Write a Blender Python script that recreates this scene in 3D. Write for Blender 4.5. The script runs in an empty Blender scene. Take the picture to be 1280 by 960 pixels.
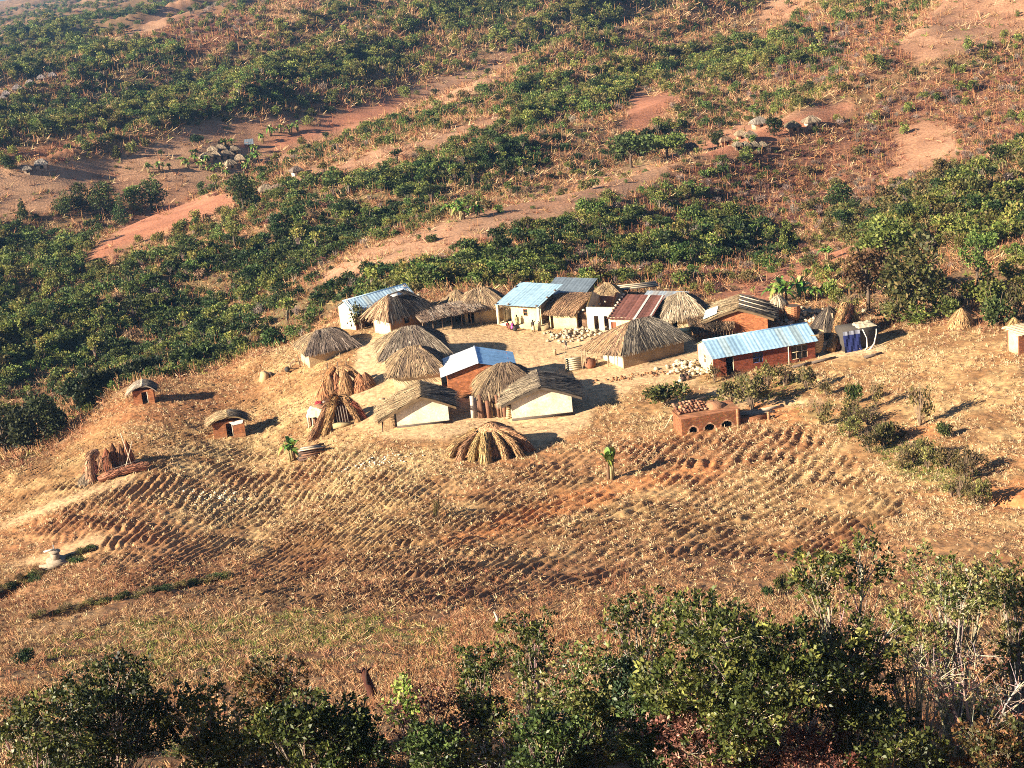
EXPOSURE = 1.68
DENOISE = False
import bpy, math, random
import numpy as np
from mathutils import Vector, Matrix

RNG = np.random.default_rng(11)
random.seed(11)
C = bpy.context.scene.collection
R = math.radians

# ------------------------------------------------------------------ camera
FPX = 2400.0
PITCH, ROLL = R(18.5), R(5.7)
cp, sp = math.cos(PITCH), math.sin(PITCH)
_right = np.array([1., 0, 0]); _up = np.array([0, sp, cp]); _fwd = np.array([0, cp, -sp])
CR = math.cos(ROLL) * _right - math.sin(ROLL) * _up
CU = math.cos(ROLL) * _up + math.sin(ROLL) * _right


def ray(px, py):
    return (px - 640) / FPX * CR + (480 - py) / FPX * CU + _fwd


def project(x, y, z):
    P = np.stack([np.asarray(x, float), np.asarray(y, float), np.asarray(z, float)], -1)
    d = P @ _fwd
    return 640 + FPX * (P @ CR) / d, 480 - FPX * (P @ CU) / d


# ------------------------------------------------------------------ noise
def _hash(i, j, s):
    h = (i * 374761393 + j * 668265263 + s * 144269) & 0x7fffffff
    h = ((h ^ (h >> 13)) * 1274126177) & 0x7fffffff
    return ((h ^ (h >> 16)) & 0xffff) / 65535.0


def vnoise(x, y, s=0):
    x = np.asarray(x, float); y = np.asarray(y, float)
    i = np.floor(x).astype(np.int64); j = np.floor(y).astype(np.int64)
    fx = x - i; fy = y - j
    fx = fx * fx * (3 - 2 * fx); fy = fy * fy * (3 - 2 * fy)
    a = _hash(i, j, s); b = _hash(i + 1, j, s); c = _hash(i, j + 1, s); d = _hash(i + 1, j + 1, s)
    return (a * (1 - fx) + b * fx) * (1 - fy) + (c * (1 - fx) + d * fx) * fy


def fbm(x, y, o=4, s=0):
    r = 0; a = .5; t = 0
    for k in range(o):
        r = r + a * vnoise(x * 2 ** k + 17.3 * k, y * 2 ** k - 9.1 * k, s + k); t += a; a *= .5
    return r / t


# ------------------------------------------------------------------ the lie of the land
COLS = {
    0: [(960, 75), (880, 108), (820, 134), (760, 159), (700, 176), (640, 194), (580, 212),
        (565, 262), (480, 300), (400, 350), (300, 430), (200, 560), (100, 900), (40, 1700), (8, 3500)],
    320: [(960, 68), (880, 96), (820, 121), (760, 145), (700, 165), (640, 182), (580, 199), (530, 213), (480, 229), (437, 245),
          (415, 300), (350, 345), (250, 430), (150, 560), (75, 740), (0, 1150)],
    640: [(1100, 44), (960, 62), (880, 88), (820, 110), (760, 132), (700, 152), (640, 168), (580, 183), (530, 196), (480, 210),
          (430, 225), (380, 242), (340, 285), (300, 320), (200, 425), (100, 580), (0, 820)],
    960: [(960, 60), (880, 85), (820, 106), (760, 127), (700, 145), (640, 159), (580, 173), (530, 186), (480, 199), (430, 214),
          (385, 230), (350, 255), (300, 295), (200, 380), (100, 500), (0, 680)],
    1280: [(960, 59), (880, 83), (820, 103), (760, 122), (700, 136), (640, 148), (580, 159), (530, 171), (480, 182), (430, 195),
           (400, 207), (300, 245), (200, 300), (100, 380), (0, 480)],
}
EXTRA = [(160, 482, 236), (160, 460, 295), (420, 397, 252), (420, 378, 296), (540, 372, 250), (800, 368, 245), (1100, 402, 217)]
HIDDEN = [(0, 232, -80.5), (0, 250, -86), (160, 254, -79.5), (160, 275, -85.5), (320, 261, -81.5), (320, 280, -86),
          (420, 268, -78.5), (0, 4600, -520), (320, 2000, -205), (320, 3600, -330), (640, 1300, -118), (640, 3600, -150),
          (960, 1100, -98), (960, 3600, -60), (1280, 800, -68), (1280, 1500, -40), (1280, 3600, 20)]
_cu, _cs, _cw = [], [], []


def _addc(u, Y, w):
    _cu.append(u); _cs.append(math.log(Y)); _cw.append(w)


for px, lst in COLS.items():
    for py, Y in lst:
        d = ray(px, py)
        _addc(d[0] / d[1], Y, -d[2] / d[1])
        if px in (0, 1280) and Y < 700:
            du = -.16 if px == 0 else .16
            _addc(d[0] / d[1] + du, Y, -d[2] / d[1])
for px, py, Y in EXTRA:
    d = ray(px, py); _addc(d[0] / d[1], Y, -d[2] / d[1])
for px, Y, z in HIDDEN:
    _addc((px - 640) / FPX, Y, -z / Y)
for u in (-.4, 0, .4):
    _addc(u, 30, .70)
_A = np.stack([np.array(_cu) * 3.2, np.array(_cs)], 1); _W = np.array(_cw)
_n = len(_W)


def _phi(r2):
    return np.where(r2 > 1e-12, .5 * r2 * np.log(np.maximum(r2, 1e-12)), 0)


_K = _phi(((_A[:, None] - _A[None]) ** 2).sum(-1)) + 1e-4 * np.eye(_n)
_P = np.concatenate([np.ones((_n, 1)), _A], 1)
_M = np.block([[_K, _P], [_P.T, np.zeros((3, 3))]])
_sol = np.linalg.solve(_M, np.concatenate([_W, np.zeros(3)]))


def base_h(x, y):
    x = np.asarray(x, float); y = np.asarray(y, float)
    sh = x.shape; x = x.ravel(); y = np.maximum(y.ravel(), 20.)
    out = np.empty(len(x))
    for k in range(0, len(x), 60000):
        xx, yy = x[k:k + 60000], y[k:k + 60000]
        a = (xx / yy) * 3.2; b = np.log(yy)
        r2 = (a[:, None] - _A[None, :, 0]) ** 2 + (b[:, None] - _A[None, :, 1]) ** 2
        w = _phi(r2) @ _sol[:_n] + _sol[_n] + _sol[_n + 1] * a + _sol[_n + 2] * b
        out[k:k + 60000] = -w * yy
    return out.reshape(sh)


EDGE_PX = [-400, 0, 160, 320, 420, 540, 640, 800, 960, 1100, 1280, 1600]
EDGE_Y = [196, 212, 237, 246, 253, 252, 250, 247, 236, 220, 208, 192]


def edge_y(x, y):
    return np.interp(640 + FPX * np.asarray(x) / np.asarray(y), EDGE_PX, EDGE_Y)


# ------------------------------------------------------------------ land cover, mapped from the photograph to the ground
GW, GH = 320, 240
_gx, _gy = np.meshgrid((np.arange(GW) + .5) * 4, (np.arange(GH) + .5) * 4)


def rast(polys, blur=2):
    m = np.zeros((GH, GW))
    for poly in polys:
        ins = np.zeros((GH, GW), bool)
        n = len(poly)
        for i in range(n):
            x0, y0 = poly[i]; x1, y1 = poly[(i + 1) % n]
            if y0 == y1:
                continue
            c = ((_gy >= min(y0, y1)) & (_gy < max(y0, y1)) & (_gx < x0 + (_gy - y0) * (x1 - x0) / (y1 - y0)))
            ins ^= c
        m = np.maximum(m, ins)
    for _ in range(blur):
        p = np.pad(m, 1, mode='edge')
        m = (p[:-2, 1:-1] + p[2:, 1:-1] + p[1:-1, :-2] + p[1:-1, 2:] + 2 * p[1:-1, 1:-1]) / 6
    return m


def lut(m, px, py, wob=0):
    gx = np.clip(np.asarray(px) / 4 - .5, 0, GW - 1.001); gy = np.clip(np.asarray(py) / 4 - .5, 0, GH - 1.001)
    i = gx.astype(int); j = gy.astype(int); fx = gx - i; fy = gy - j
    return (m[j, i] * (1 - fx) + m[j, i + 1] * fx) * (1 - fy) + (m[j + 1, i] * (1 - fx) + m[j + 1, i + 1] * fx) * fy


M_BARE = rast([
    [(0, 210), (130, 198), (260, 152), (420, 142), (500, 118), (640, 62), (650, 90), (560, 133), (480, 150), (430, 172), (350, 200), (300, 222), (200, 262), (120, 232), (60, 262), (0, 275)],
    [(105, 335), (125, 302), (180, 268), (280, 240), (305, 246), (270, 264), (205, 292), (150, 312), (122, 338)],
    [(395, 350), (430, 320), (560, 276), (640, 250), (700, 232), (780, 208), (855, 186), (845, 212), (790, 243), (720, 270), (640, 286), (560, 312), (480, 336), (420, 356)],
    [(355, 216), (450, 198), (560, 162), (660, 128), (650, 146), (560, 182), (450, 213), (380, 224)],
    [(770, 155), (800, 113), (848, 118), (842, 140), (790, 168)],
    [(860, 184), (940, 152), (1080, 122), (1065, 142), (1000, 166), (900, 198)],
    [(1112, 165), (1150, 148), (1196, 158), (1200, 186), (1172, 206), (1113, 228), (1122, 196)],
    [(115, 58), (170, 36), (222, 0), (240, 0), (195, 42), (130, 62)], [(215, 118), (330, 78), (300, 95), (235, 112)],
    [(105, 118), (250, 92), (230, 100), (120, 126)], [(600, 30), (700, 8), (690, 20), (610, 45)],
    [(0, 108), (68, 96), (30, 118), (0, 122)], [(960, 0), (1010, 0), (1000, 20), (950, 30)],
    [(1180, 0), (1280, 0), (1280, 45), (1220, 60), (1150, 80), (1120, 55)],
])
M_RED = rast([
    [(880, 368), (940, 345), (1020, 308), (1075, 296), (1062, 326), (1000, 348), (955, 385), (900, 392)],
    [(0, 188), (60, 181), (130, 163), (136, 173), (90, 190), (45, 198), (0, 194)],
    [(770, 155), (800, 113), (848, 118), (842, 140), (790, 168)],
    [(860, 184), (940, 160), (1080, 122), (1065, 142), (1000, 166), (900, 198)],
    [(105, 335), (125, 302), (180, 268), (280, 240), (305, 246), (270, 264), (205, 292), (150, 312), (122, 338)],
    [(330, 175), (500, 120), (510, 128), (440, 160), (350, 190)],
], 3)
M_DRY = rast([
    [(760, 262), (820, 222), (900, 198), (1000, 172), (1080, 140), (1160, 100), (1280, 75), (1280, 178), (1180, 218), (1110, 242), (1050, 268), (950, 292), (850, 305), (780, 300)],
    [(640, 345), (760, 310), (860, 320), (960, 320), (940, 345), (880, 365), (760, 362), (660, 360)],
    [(1000, 20), (1120, 30), (1150, 80), (1040, 110), (960, 100)],
    [(180, 25), (300, 8), (330, 45), (230, 70), (150, 60)]], 4)
M_DENSE = rast([
    [(0, 285), (70, 275), (110, 290), (115, 340), (230, 318), (350, 290), (370, 235), (450, 225), (600, 195), (700, 158), (690, 190), (600, 238), (520, 268), (440, 308), (400, 340), (300, 380), (200, 430), (60, 470), (0, 480)],
    [(380, 360), (480, 338), (600, 312), (700, 300), (690, 345), (600, 362), (430, 385), (340, 420), (190, 458), (60, 470), (220, 420)],
    [(0, 122), (60, 108), (200, 98), (330, 78), (430, 60), (540, 48), (515, 72), (440, 104), (330, 138), (240, 158), (150, 165), (60, 178), (0, 183)],
    [(335, 85), (400, 60), (500, 60), (520, 72), (440, 104), (350, 128)],
    [(1045, 300), (1040, 270), (1120, 240), (1200, 215), (1280, 185), (1280, 300), (1200, 330), (1100, 318)],
    [(640, 110), (720, 90), (860, 60), (940, 40), (900, 75), (800, 110), (740, 150), (650, 170)],
    [(765, 190), (800, 165), (850, 162), (840, 190), (800, 212), (765, 208)],
    [(440, 30), (560, 10), (680, 0), (860, 0), (760, 40), (600, 60)],
    [(880, 60), (1000, 40), (1060, 70), (980, 95), (880, 100)],
    [(0, 50), (60, 20), (200, 60), (260, 70), (120, 95), (0, 105)],
    [(630, 295), (760, 245), (870, 240), (850, 262), (760, 290), (680, 320)],
    [(730, 320), (880, 270), (1000, 290), (900, 320), (800, 340)],
], 3)
M_YARD = rast([[(440, 470), (452, 425), (500, 405), (600, 402), (640, 412), (720, 415), (800, 405), (860, 412), (880, 440), (868, 478),
                (800, 482), (742, 508), (735, 530), (670, 560), (600, 545), (480, 548), (430, 530), (410, 470)],
               [(0, 708), (60, 692), (120, 668), (136, 671), (110, 690), (50, 705)], [(0, 655), (60, 632), (165, 592), (168, 597), (70, 638), (0, 664)],
               [(1230, 620), (1280, 608), (1280, 630), (1240, 634)], [(860, 478), (960, 500), (1040, 500), (940, 520)],
               [(1010, 430), (1100, 425), (1110, 440), (1020, 450)]], 2)
M_PATH = rast([[(545, 676), (640, 642), (720, 612), (800, 595), (900, 572), (908, 586), (830, 604), (740, 632), (650, 664), (570, 684)],
               [(1215, 618), (1280, 598), (1290, 636), (1236, 640)], [(1130, 540), (1180, 530), (1175, 545), (1130, 552)], [(940, 505), (1010, 515), (990, 530), (930, 520)]], 3)
M_GREEN = rast([[(60, 800), (180, 775), (330, 765), (450, 762), (560, 790), (560, 830), (420, 830), (280, 850), (60, 880)],
                [(860, 480), (1010, 480), (1080, 540), (1220, 580), (1230, 625), (1120, 590), (1040, 520), (900, 510)]], 5)
M_ROWS = rast([[(0, 560), (160, 490), (330, 440), (400, 470), (380, 530), (470, 560), (600, 600), (720, 560), (850, 545), (1010, 530), (1050, 560),
                (1140, 620), (1100, 690), (820, 720), (620, 760), (420, 770), (300, 750), (160, 740), (100, 690), (0, 640)]], 6)
M_STRAW = rast([[(240, 540), (400, 500), (480, 570), (560, 560), (520, 620), (330, 660), (200, 640)]], 8)


def cover(x, y, z):
    px, py = project(x, y, z)
    wx = (fbm(x * .12, y * .12, 3, 5) - .5) * 26; wy = (fbm(x * .12 + 50, y * .12, 3, 9) - .5) * 10
    near = (y < edge_y(x, y)).astype(float)
    qx, qy = px + wx * (1 - near) + wx * .25 * near, py + wy * (1 - near) + wy * .4 * near
    return px, py, qx, qy, near


def ground_full(x, y):
    """height of the ground sheet, with hill relief, field ridges and clods"""
    x = np.asarray(x, float); y = np.asarray(y, float)
    z = base_h(x, y)
    px, py, qx, qy, near = cover(x, y, z)
    ey = edge_y(x, y)
    far = np.clip((y - ey - 8) / 60, 0, 1)
    nn, mm = -.80 * x + .60 * y, .60 * x + .80 * y
    rd = 1 - np.abs(2 * fbm(nn / 75. + .25 * fbm(x / 60., y / 60., 2, 29), mm / 330., 2, 21) - 1)
    rel = (rd - .74) * 19 * np.clip(y / 420., .5, 1.7) + (fbm(x * .05, y * .03, 3, 33) - .5) * 2.6
    z = z + far * rel
    yard = lut(M_YARD, qx, qy); rows = lut(M_ROWS, qx, qy)
    field = np.clip((py - 400) / 60, 0, 1) * near * (1 - np.clip(yard * 1.6, 0, 1))
    ang = R(57)
    n = -math.sin(ang) * x + math.cos(ang) * y + (fbm(x * .025, y * .025, 2, 40) - .5) * 16 + (fbm(x * .35, y * .35, 2, 43) - .5) * .9
    m = math.cos(ang) * x + math.sin(ang) * y
    ridge = np.sin(n * 2 * math.pi / .92)
    clod = fbm(x * 1.1, y * 1.1, 3, 47) - .5
    z = z + field * (rows * (.23 * ridge * np.clip(vnoise(m * .42, n * .25, 51) * 1.6 + .02, .28, 1)) + (.42 - .08 * rows) * clod) + .10 * (1 - field) * near * (fbm(x * .5, y * .5, 3, 60) - .5)
    return z + gully(x, y) * near


_GUL = []


def _seg(px0, py0, px1, py1, w, dep):
    p, q = hit(px0, py0, 60), hit(px1, py1, 60); _GUL.append((p.x, p.y, q.x, q.y, w, dep))


def gully(x, y):
    out = np.zeros(np.shape(x))
    for x0, y0, x1, y1, w, dep in _GUL:
        L2 = (x1 - x0) ** 2 + (y1 - y0) ** 2
        t = np.clip(((x - x0) * (x1 - x0) + (y - y0) * (y1 - y0)) / L2, 0, 1)
        dd = np.hypot(x - x0 - t * (x1 - x0), y - y0 - t * (y1 - y0))
        wob = w * (.7 + .6 * vnoise(x * .4, y * .4, 88))
        out = np.minimum(out, -dep * np.exp(-(dd / wob) ** 2) * np.clip(np.minimum(t, 1 - t) * 6 + .25, 0, 1))
    return out


def gz(x, y):
    return float(base_h(np.array([x]), np.array([y]))[0])


_YS = np.geomspace(35, 2600, 2600)


def hit(px, py, miny=35):
    d = ray(px, py)
    x = _YS * d[0] / d[1]; zr = _YS * d[2] / d[1]
    f = zr - base_h(x, _YS)
    f[_YS < miny] = 1
    k = np.where((f[1:] <= 0) & (f[:-1] > 0))[0]
    k = int(k[0]) if len(k) else len(_YS) - 3
    t = f[k] / (f[k] - f[k + 1] + 1e-9)
    Y = _YS[k] + t * (_YS[k + 1] - _YS[k])
    X = Y * d[0] / d[1]
    return Vector((X, Y, gz(X, Y)))


for _g in ((-30, 752, 50, 712, 1.5, 1.8), (50, 712, 110, 690, 1.1, 1.3), (-20, 790, 140, 748, 1.3, 1.2), (140, 748, 290, 722, 1.0, .9), (-20, 672, 60, 648, .8, .7),
           (470, 690, 560, 672, .6, .35), (1230, 622, 1300, 632, .8, .8), (560, 560, 720, 548, .5, .3), (930, 512, 1010, 500, .6, .4)):
    _seg(*_g)


# ------------------------------------------------------------------ mesh builder
class MB:
    def __init__(s):
        s.v = []; s.f = []; s.c = []; s.bulk = []

    def poly(s, pts, col):
        k = len(s.v)
        s.v += [tuple(p) for p in pts]; s.f.append(tuple(range(k, k + len(pts)))); s.c.append(tuple(col))

    def box(s, a, b, col, M=None):
        x0, y0, z0 = a; x1, y1, z1 = b
        P = [Vector(p) for p in ((x0, y0, z0), (x1, y0, z0), (x1, y1, z0), (x0, y1, z0), (x0, y0, z1), (x1, y0, z1), (x1, y1, z1), (x0, y1, z1))]
        if M is not None:
            P = [M @ p for p in P]
        k = len(s.v); s.v += [tuple(p) for p in P]
        for f in ((0, 3, 2, 1), (4, 5, 6, 7), (0, 1, 5, 4), (1, 2, 6, 5), (2, 3, 7, 6), (3, 0, 4, 7)):
            s.f.append(tuple(k + i for i in f)); s.c.append(tuple(col))

    def tube(s, pts, rad, n, col, cap=True):
        pts = [Vector(p) for p in pts]
        if not hasattr(rad, '__len__'):
            rad = [rad] * len(pts)
        k = len(s.v); m = len(pts)
        for i, p in enumerate(pts):
            t = (pts[min(i + 1, m - 1)] - pts[max(i - 1, 0)])
            t = t.normalized() if t.length > 1e-6 else Vector((0, 0, 1))
            a = t.cross(Vector((.31, .95, .07))); a = a.normalized() if a.length > 1e-4 else Vector((1, 0, 0)); b = t.cross(a)
            for j in range(n):
                th = 2 * math.pi * j / n
                s.v.append(tuple(p + (a * math.cos(th) + b * math.sin(th)) * rad[i]))
        for i in range(m - 1):
            for j in range(n):
                j2 = (j + 1) % n
                s.f.append((k + i * n + j, k + i * n + j2, k + (i + 1) * n + j2, k + (i + 1) * n + j)); s.c.append(tuple(col))
        if cap:
            s.f.append(tuple(k + j for j in reversed(range(n)))); s.c.append(tuple(col))
            s.f.append(tuple(k + (m - 1) * n + j for j in range(n))); s.c.append(tuple(col))

    def lump(s, c, r, col, seed=0, sz=1., seg=8, rings=5, rough=.3):
        rnd = random.Random(seed); k = len(s.v)
        c = Vector(c)
        for i in range(rings + 1):
            ph = math.pi * i / rings
            for j in range(seg):
                th = 2 * math.pi * j / seg
                q = r * (1 + rough * (rnd.random() - .5))
                s.v.append((c.x + q * math.sin(ph) * math.cos(th), c.y + q * math.sin(ph) * math.sin(th), c.z + q * sz * math.cos(ph)))
        for i in range(rings):
            for j in range(seg):
                j2 = (j + 1) % seg
                s.f.append((k + i * seg + j, k + (i + 1) * seg + j, k + (i + 1) * seg + j2, k + i * seg + j2)); s.c.append(tuple(col))

    def quads(s, V, cols):
        """V (N,4,3), cols (N,3)"""
        s.bulk.append((np.asarray(V, np.float32), np.asarray(cols, np.float32)))

    def mesh(s, name, smooth=False):
        me = bpy.data.meshes.new(name)
        nv = len(s.v)
        V = [np.array(s.v, np.float32).reshape(-1, 3)]
        cols = []
        loops = [np.array([i for f in s.f for i in f], np.int32)]
        tot = [np.array([len(f) for f in s.f], np.int32)]
        fc = [np.array(s.c, np.float32).reshape(-1, 3)]
        for q, c in s.bulk:
            n = len(q)
            V.append(q.reshape(-1, 3)); loops.append(np.arange(nv, nv + 4 * n, dtype=np.int32)); nv += 4 * n
            tot.append(np.full(n, 4, np.int32)); fc.append(c)
        V = np.concatenate(V); loops = np.concatenate(loops); tot = np.concatenate(tot); fc = np.concatenate(fc)
        me.vertices.add(len(V)); me.vertices.foreach_set('co', V.ravel())
        me.loops.add(len(loops)); me.loops.foreach_set('vertex_index', loops)
        me.polygons.add(len(tot))
        st = np.zeros(len(tot), np.int32); st[1:] = np.cumsum(tot)[:-1]
        me.polygons.foreach_set('loop_start', st); me.polygons.foreach_set('loop_total', tot)
        if smooth:
            me.polygons.foreach_set('use_smooth', np.ones(len(tot), bool))
        me.update(calc_edges=True)
        at = me.color_attributes.new('Col', 'FLOAT_COLOR', 'CORNER')
        cc = np.ones((len(loops), 4), np.float32); cc[:, :3] = np.repeat(fc, tot, 0)
        at.data.foreach_set('color', cc.ravel())
        return me

    def build(s, name, mat, parent=None, smooth=False):
        o = bpy.data.objects.new(name, s.mesh(name, smooth)); C.objects.link(o)
        o.data.materials.append(mat)
        if parent is not None:
            o.parent = parent
        return o


def tag(o, label=None, cat=None, group=None, kind=None):
    if label: o['label'] = label
    if cat: o['category'] = cat
    if group: o['group'] = group
    if kind: o['kind'] = kind
    return o


def empty(name, loc, rz=0, label=None, cat=None, group=None):
    o = bpy.data.objects.new(name, None); C.objects.link(o)
    o.location = loc; o.rotation_euler = (0, 0, rz); o.empty_display_size = .3
    return tag(o, label, cat, group)


def dup(o, loc, rz=0, sc=1., label=None, group=None):
    r = o.copy(); C.objects.link(r); r.location = loc; r.rotation_euler = (0, 0, rz)
    r.scale = (sc, sc, sc) if not hasattr(sc, '__len__') else sc
    if label: r['label'] = label
    if group: r['group'] = group
    for ch in list(o.children):
        c = ch.copy(); C.objects.link(c); c.parent = r
        for g in list(ch.children):
            d = g.copy(); C.objects.link(d); d.parent = c
    return r


# ------------------------------------------------------------------ materials
def material(name, rough=.9, spec=.2, metal=0., noise=(6., .35), noise2=None, bump=0., bscale=20., inst=0., trans=0., tint=None, brick=False):
    m = bpy.data.materials.new(name); m.use_nodes = True
    nt = m.node_tree; N = nt.nodes; L = nt.links
    bs = N['Principled BSDF']; bs.inputs['Roughness'].default_value = rough
    bs.inputs['Specular IOR Level'].default_value = spec; bs.inputs['Metallic'].default_value = metal
    at = N.new('ShaderNodeAttribute'); at.attribute_name = 'Col'
    tc = N.new('ShaderNodeTexCoord')
    col = at.outputs['Color']

    def mul(col, sc, amt, det=5.):
        nz = N.new('ShaderNodeTexNoise'); nz.inputs['Scale'].default_value = sc; nz.inputs['Detail'].default_value = det
        L.new(tc.outputs['Object'], nz.inputs['Vector'])
        mr = N.new('ShaderNodeMapRange'); mr.inputs[1].default_value = .25; mr.inputs[2].default_value = .75
        mr.inputs[3].default_value = 1 - amt; mr.inputs[4].default_value = 1 + amt
        L.new(nz.outputs[0], mr.inputs[0])
        mx = N.new('ShaderNodeVectorMath'); mx.operation = 'SCALE'
        L.new(col, mx.inputs[0]); L.new(mr.outputs[0], mx.inputs['Scale'])
        return mx.outputs[0], nz
    if noise:
        col, nz = mul(col, *noise)
    if noise2:
        col, nz2 = mul(col, *noise2)
    if brick:
        bt = N.new('ShaderNodeTexBrick'); bt.inputs['Scale'].default_value = 1.0
        bt.inputs['Brick Width'].default_value = .30; bt.inputs['Row Height'].default_value = .13; bt.inputs['Mortar Size'].default_value = .018
        bt.inputs['Color1'].default_value = (1.25, 1.15, 1.1, 1); bt.inputs['Color2'].default_value = (.55, .5, .5, 1); bt.inputs['Mortar'].default_value = (.75, .8, .8, 1)
        mp = N.new('ShaderNodeCombineXYZ'); sx = N.new('ShaderNodeSeparateXYZ'); ad = N.new('ShaderNodeMath'); ad.operation = 'ADD'
        L.new(tc.outputs['Object'], sx.inputs[0]); L.new(sx.outputs[0], ad.inputs[0]); L.new(sx.outputs[1], ad.inputs[1])
        L.new(ad.outputs[0], mp.inputs[0]); L.new(sx.outputs[2], mp.inputs[1]); L.new(mp.outputs[0], bt.inputs['Vector'])
        mx = N.new('ShaderNodeVectorMath'); mx.operation = 'MULTIPLY'
        L.new(col, mx.inputs[0]); L.new(bt.outputs['Color'], mx.inputs[1]); col = mx.outputs[0]
    if inst:
        oi = N.new('ShaderNodeObjectInfo')
        hs = N.new('ShaderNodeHueSaturation')
        m1 = N.new('ShaderNodeMapRange'); m1.inputs[3].default_value = .5 - .045 * inst; m1.inputs[4].default_value = .5 + .03 * inst
        m2 = N.new('ShaderNodeMath'); m2.operation = 'MULTIPLY'; m2.inputs[1].default_value = 7.13
        m3 = N.new('ShaderNodeMath'); m3.operation = 'FRACT'
        m4 = N.new('ShaderNodeMapRange'); m4.inputs[3].default_value = 1 - .45 * inst; m4.inputs[4].default_value = 1 + .45 * inst
        L.new(oi.outputs['Random'], m1.inputs[0]); L.new(oi.outputs['Random'], m2.inputs[0]); L.new(m2.outputs[0], m3.inputs[0]); L.new(m3.outputs[0], m4.inputs[0])
        L.new(m1.outputs[0], hs.inputs['Hue']); L.new(m4.outputs[0], hs.inputs['Value']); L.new(col, hs.inputs['Color']); col = hs.outputs[0]
    L.new(col, bs.inputs['Base Color'])
    if bump:
        bn = N.new('ShaderNodeTexNoise'); bn.inputs['Scale'].default_value = bscale; bn.inputs['Detail'].default_value = 6
        L.new(tc.outputs['Object'], bn.inputs['Vector'])
        bp = N.new('ShaderNodeBump'); bp.inputs['Strength'].default_value = .8; bp.inputs['Distance'].default_value = bump
        L.new(bn.outputs[0], bp.inputs['Height']); L.new(bp.outputs[0], bs.inputs['Normal'])
    if trans:
        tr = N.new('ShaderNodeBsdfTranslucent'); mx = N.new('ShaderNodeMixShader'); mx.inputs[0].default_value = trans
        L.new(col, tr.inputs['Color']); L.new(bs.outputs[0], mx.inputs[1]); L.new(tr.outputs[0], mx.inputs[2])
        L.new(mx.outputs[0], N['Material Output'].inputs['Surface'])
    return m


MT = dict(
    plaster=material('lime_plaster', noise=(.7, .30), noise2=(5., .28), bump=.04),
    mud=material('mud_plaster', noise=(1.1, .25), noise2=(9., .2), bump=.04, bscale=9),
    brick=material('fired_brick', noise=(2.2, .3), noise2=(14., .3), bump=.03, bscale=16, brick=True),
    thatch=material('thatch_grass', noise=(1.3, .3), noise2=(18., .3), rough=.95),
    metal=material('sheet_metal', rough=.42, spec=.5, metal=.35, noise=(2.2, .22), noise2=(.5, .14)),
    rust=material('rusty_sheet', rough=.8, noise=(2.5, .35), noise2=(11., .2)),
    wood=material('weathered_wood', noise=(9., .3), rough=.9),
    bark=material('bark', noise=(7., .3), rough=.95),
    leaf=material('leaf', rough=.45, spec=.35, noise=(2.2, .25), inst=.35, trans=.18),
    bush=material('bush_leaf', rough=.6, spec=.25, noise=(.9, .35), inst=.95, trans=.22),
    dry=material('dry_leaf', rough=.9, noise=(1., .3), inst=.7),
    straw=material('straw', rough=.9, noise=(3., .3), inst=.5),
    cloth=material('cloth', rough=.95, noise=(5., .12)),
    skin=material('skin', rough=.6, noise=None),
    stone=material('stone', rough=.95, noise=(3., .3), bump=.03),
    pane=material('window_pane', rough=.2, spec=.5, noise=None),
)
# ------------------------------------------------------------------ camera, light
cam = bpy.data.cameras.new('camera'); cam.lens = FPX / 1280 * 36; cam.sensor_width = 36
cam.clip_start = 1; cam.clip_end = 12000
co = bpy.data.objects.new('camera', cam); C.objects.link(co)
Mx = Matrix.Identity(4)
for i in range(3):
    Mx[i][0] = CR[i]; Mx[i][1] = CU[i]; Mx[i][2] = -_fwd[i]
co.matrix_world = Mx
bpy.context.scene.camera = co

SUN_AZ, SUN_EL = R(63), R(24)          # azimuth from -Y towards -X
sdir = Vector((-math.sin(SUN_AZ) * math.cos(SUN_EL), -math.cos(SUN_AZ) * math.cos(SUN_EL), math.sin(SUN_EL)))
sl = bpy.data.lights.new('sun', 'SUN'); sl.energy = 5.0; sl.angle = R(.5); sl.color = (1, .87, .68)
so = bpy.data.objects.new('sun', sl); C.objects.link(so); so.rotation_euler = sdir.to_track_quat('Z', 'Y').to_euler()
W = bpy.data.worlds.new('World'); bpy.context.scene.world = W; W.use_nodes = True
sk = W.node_tree.nodes.new('ShaderNodeTexSky'); sk.sky_type = 'NISHITA'; sk.sun_disc = False
sk.air_density = .65; sk.dust_density = .35; sk.altitude = 1400; sk.sun_elevation = SUN_EL; sk.sun_rotation = math.atan2(sdir.x, sdir.y)
W.node_tree.links.new(sk.outputs[0], W.node_tree.nodes['Background'].inputs[0])
W.node_tree.nodes['Background'].inputs[1].default_value = .05
sc = bpy.context.scene
sc.view_settings.view_transform = 'Standard'; sc.view_settings.look = 'None'; sc.view_settings.gamma = 1
sc.view_settings.exposure = EXPOSURE
sc.cycles.filter_width = 1.0; sc.cycles.use_denoising = DENOISE; sc.cycles.max_bounces = 5; sc.cycles.diffuse_bounces = 1; sc.cycles.glossy_bounces = 2; sc.cycles.transmission_bounces = 2
sc.cycles.volume_bounces = 0


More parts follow.
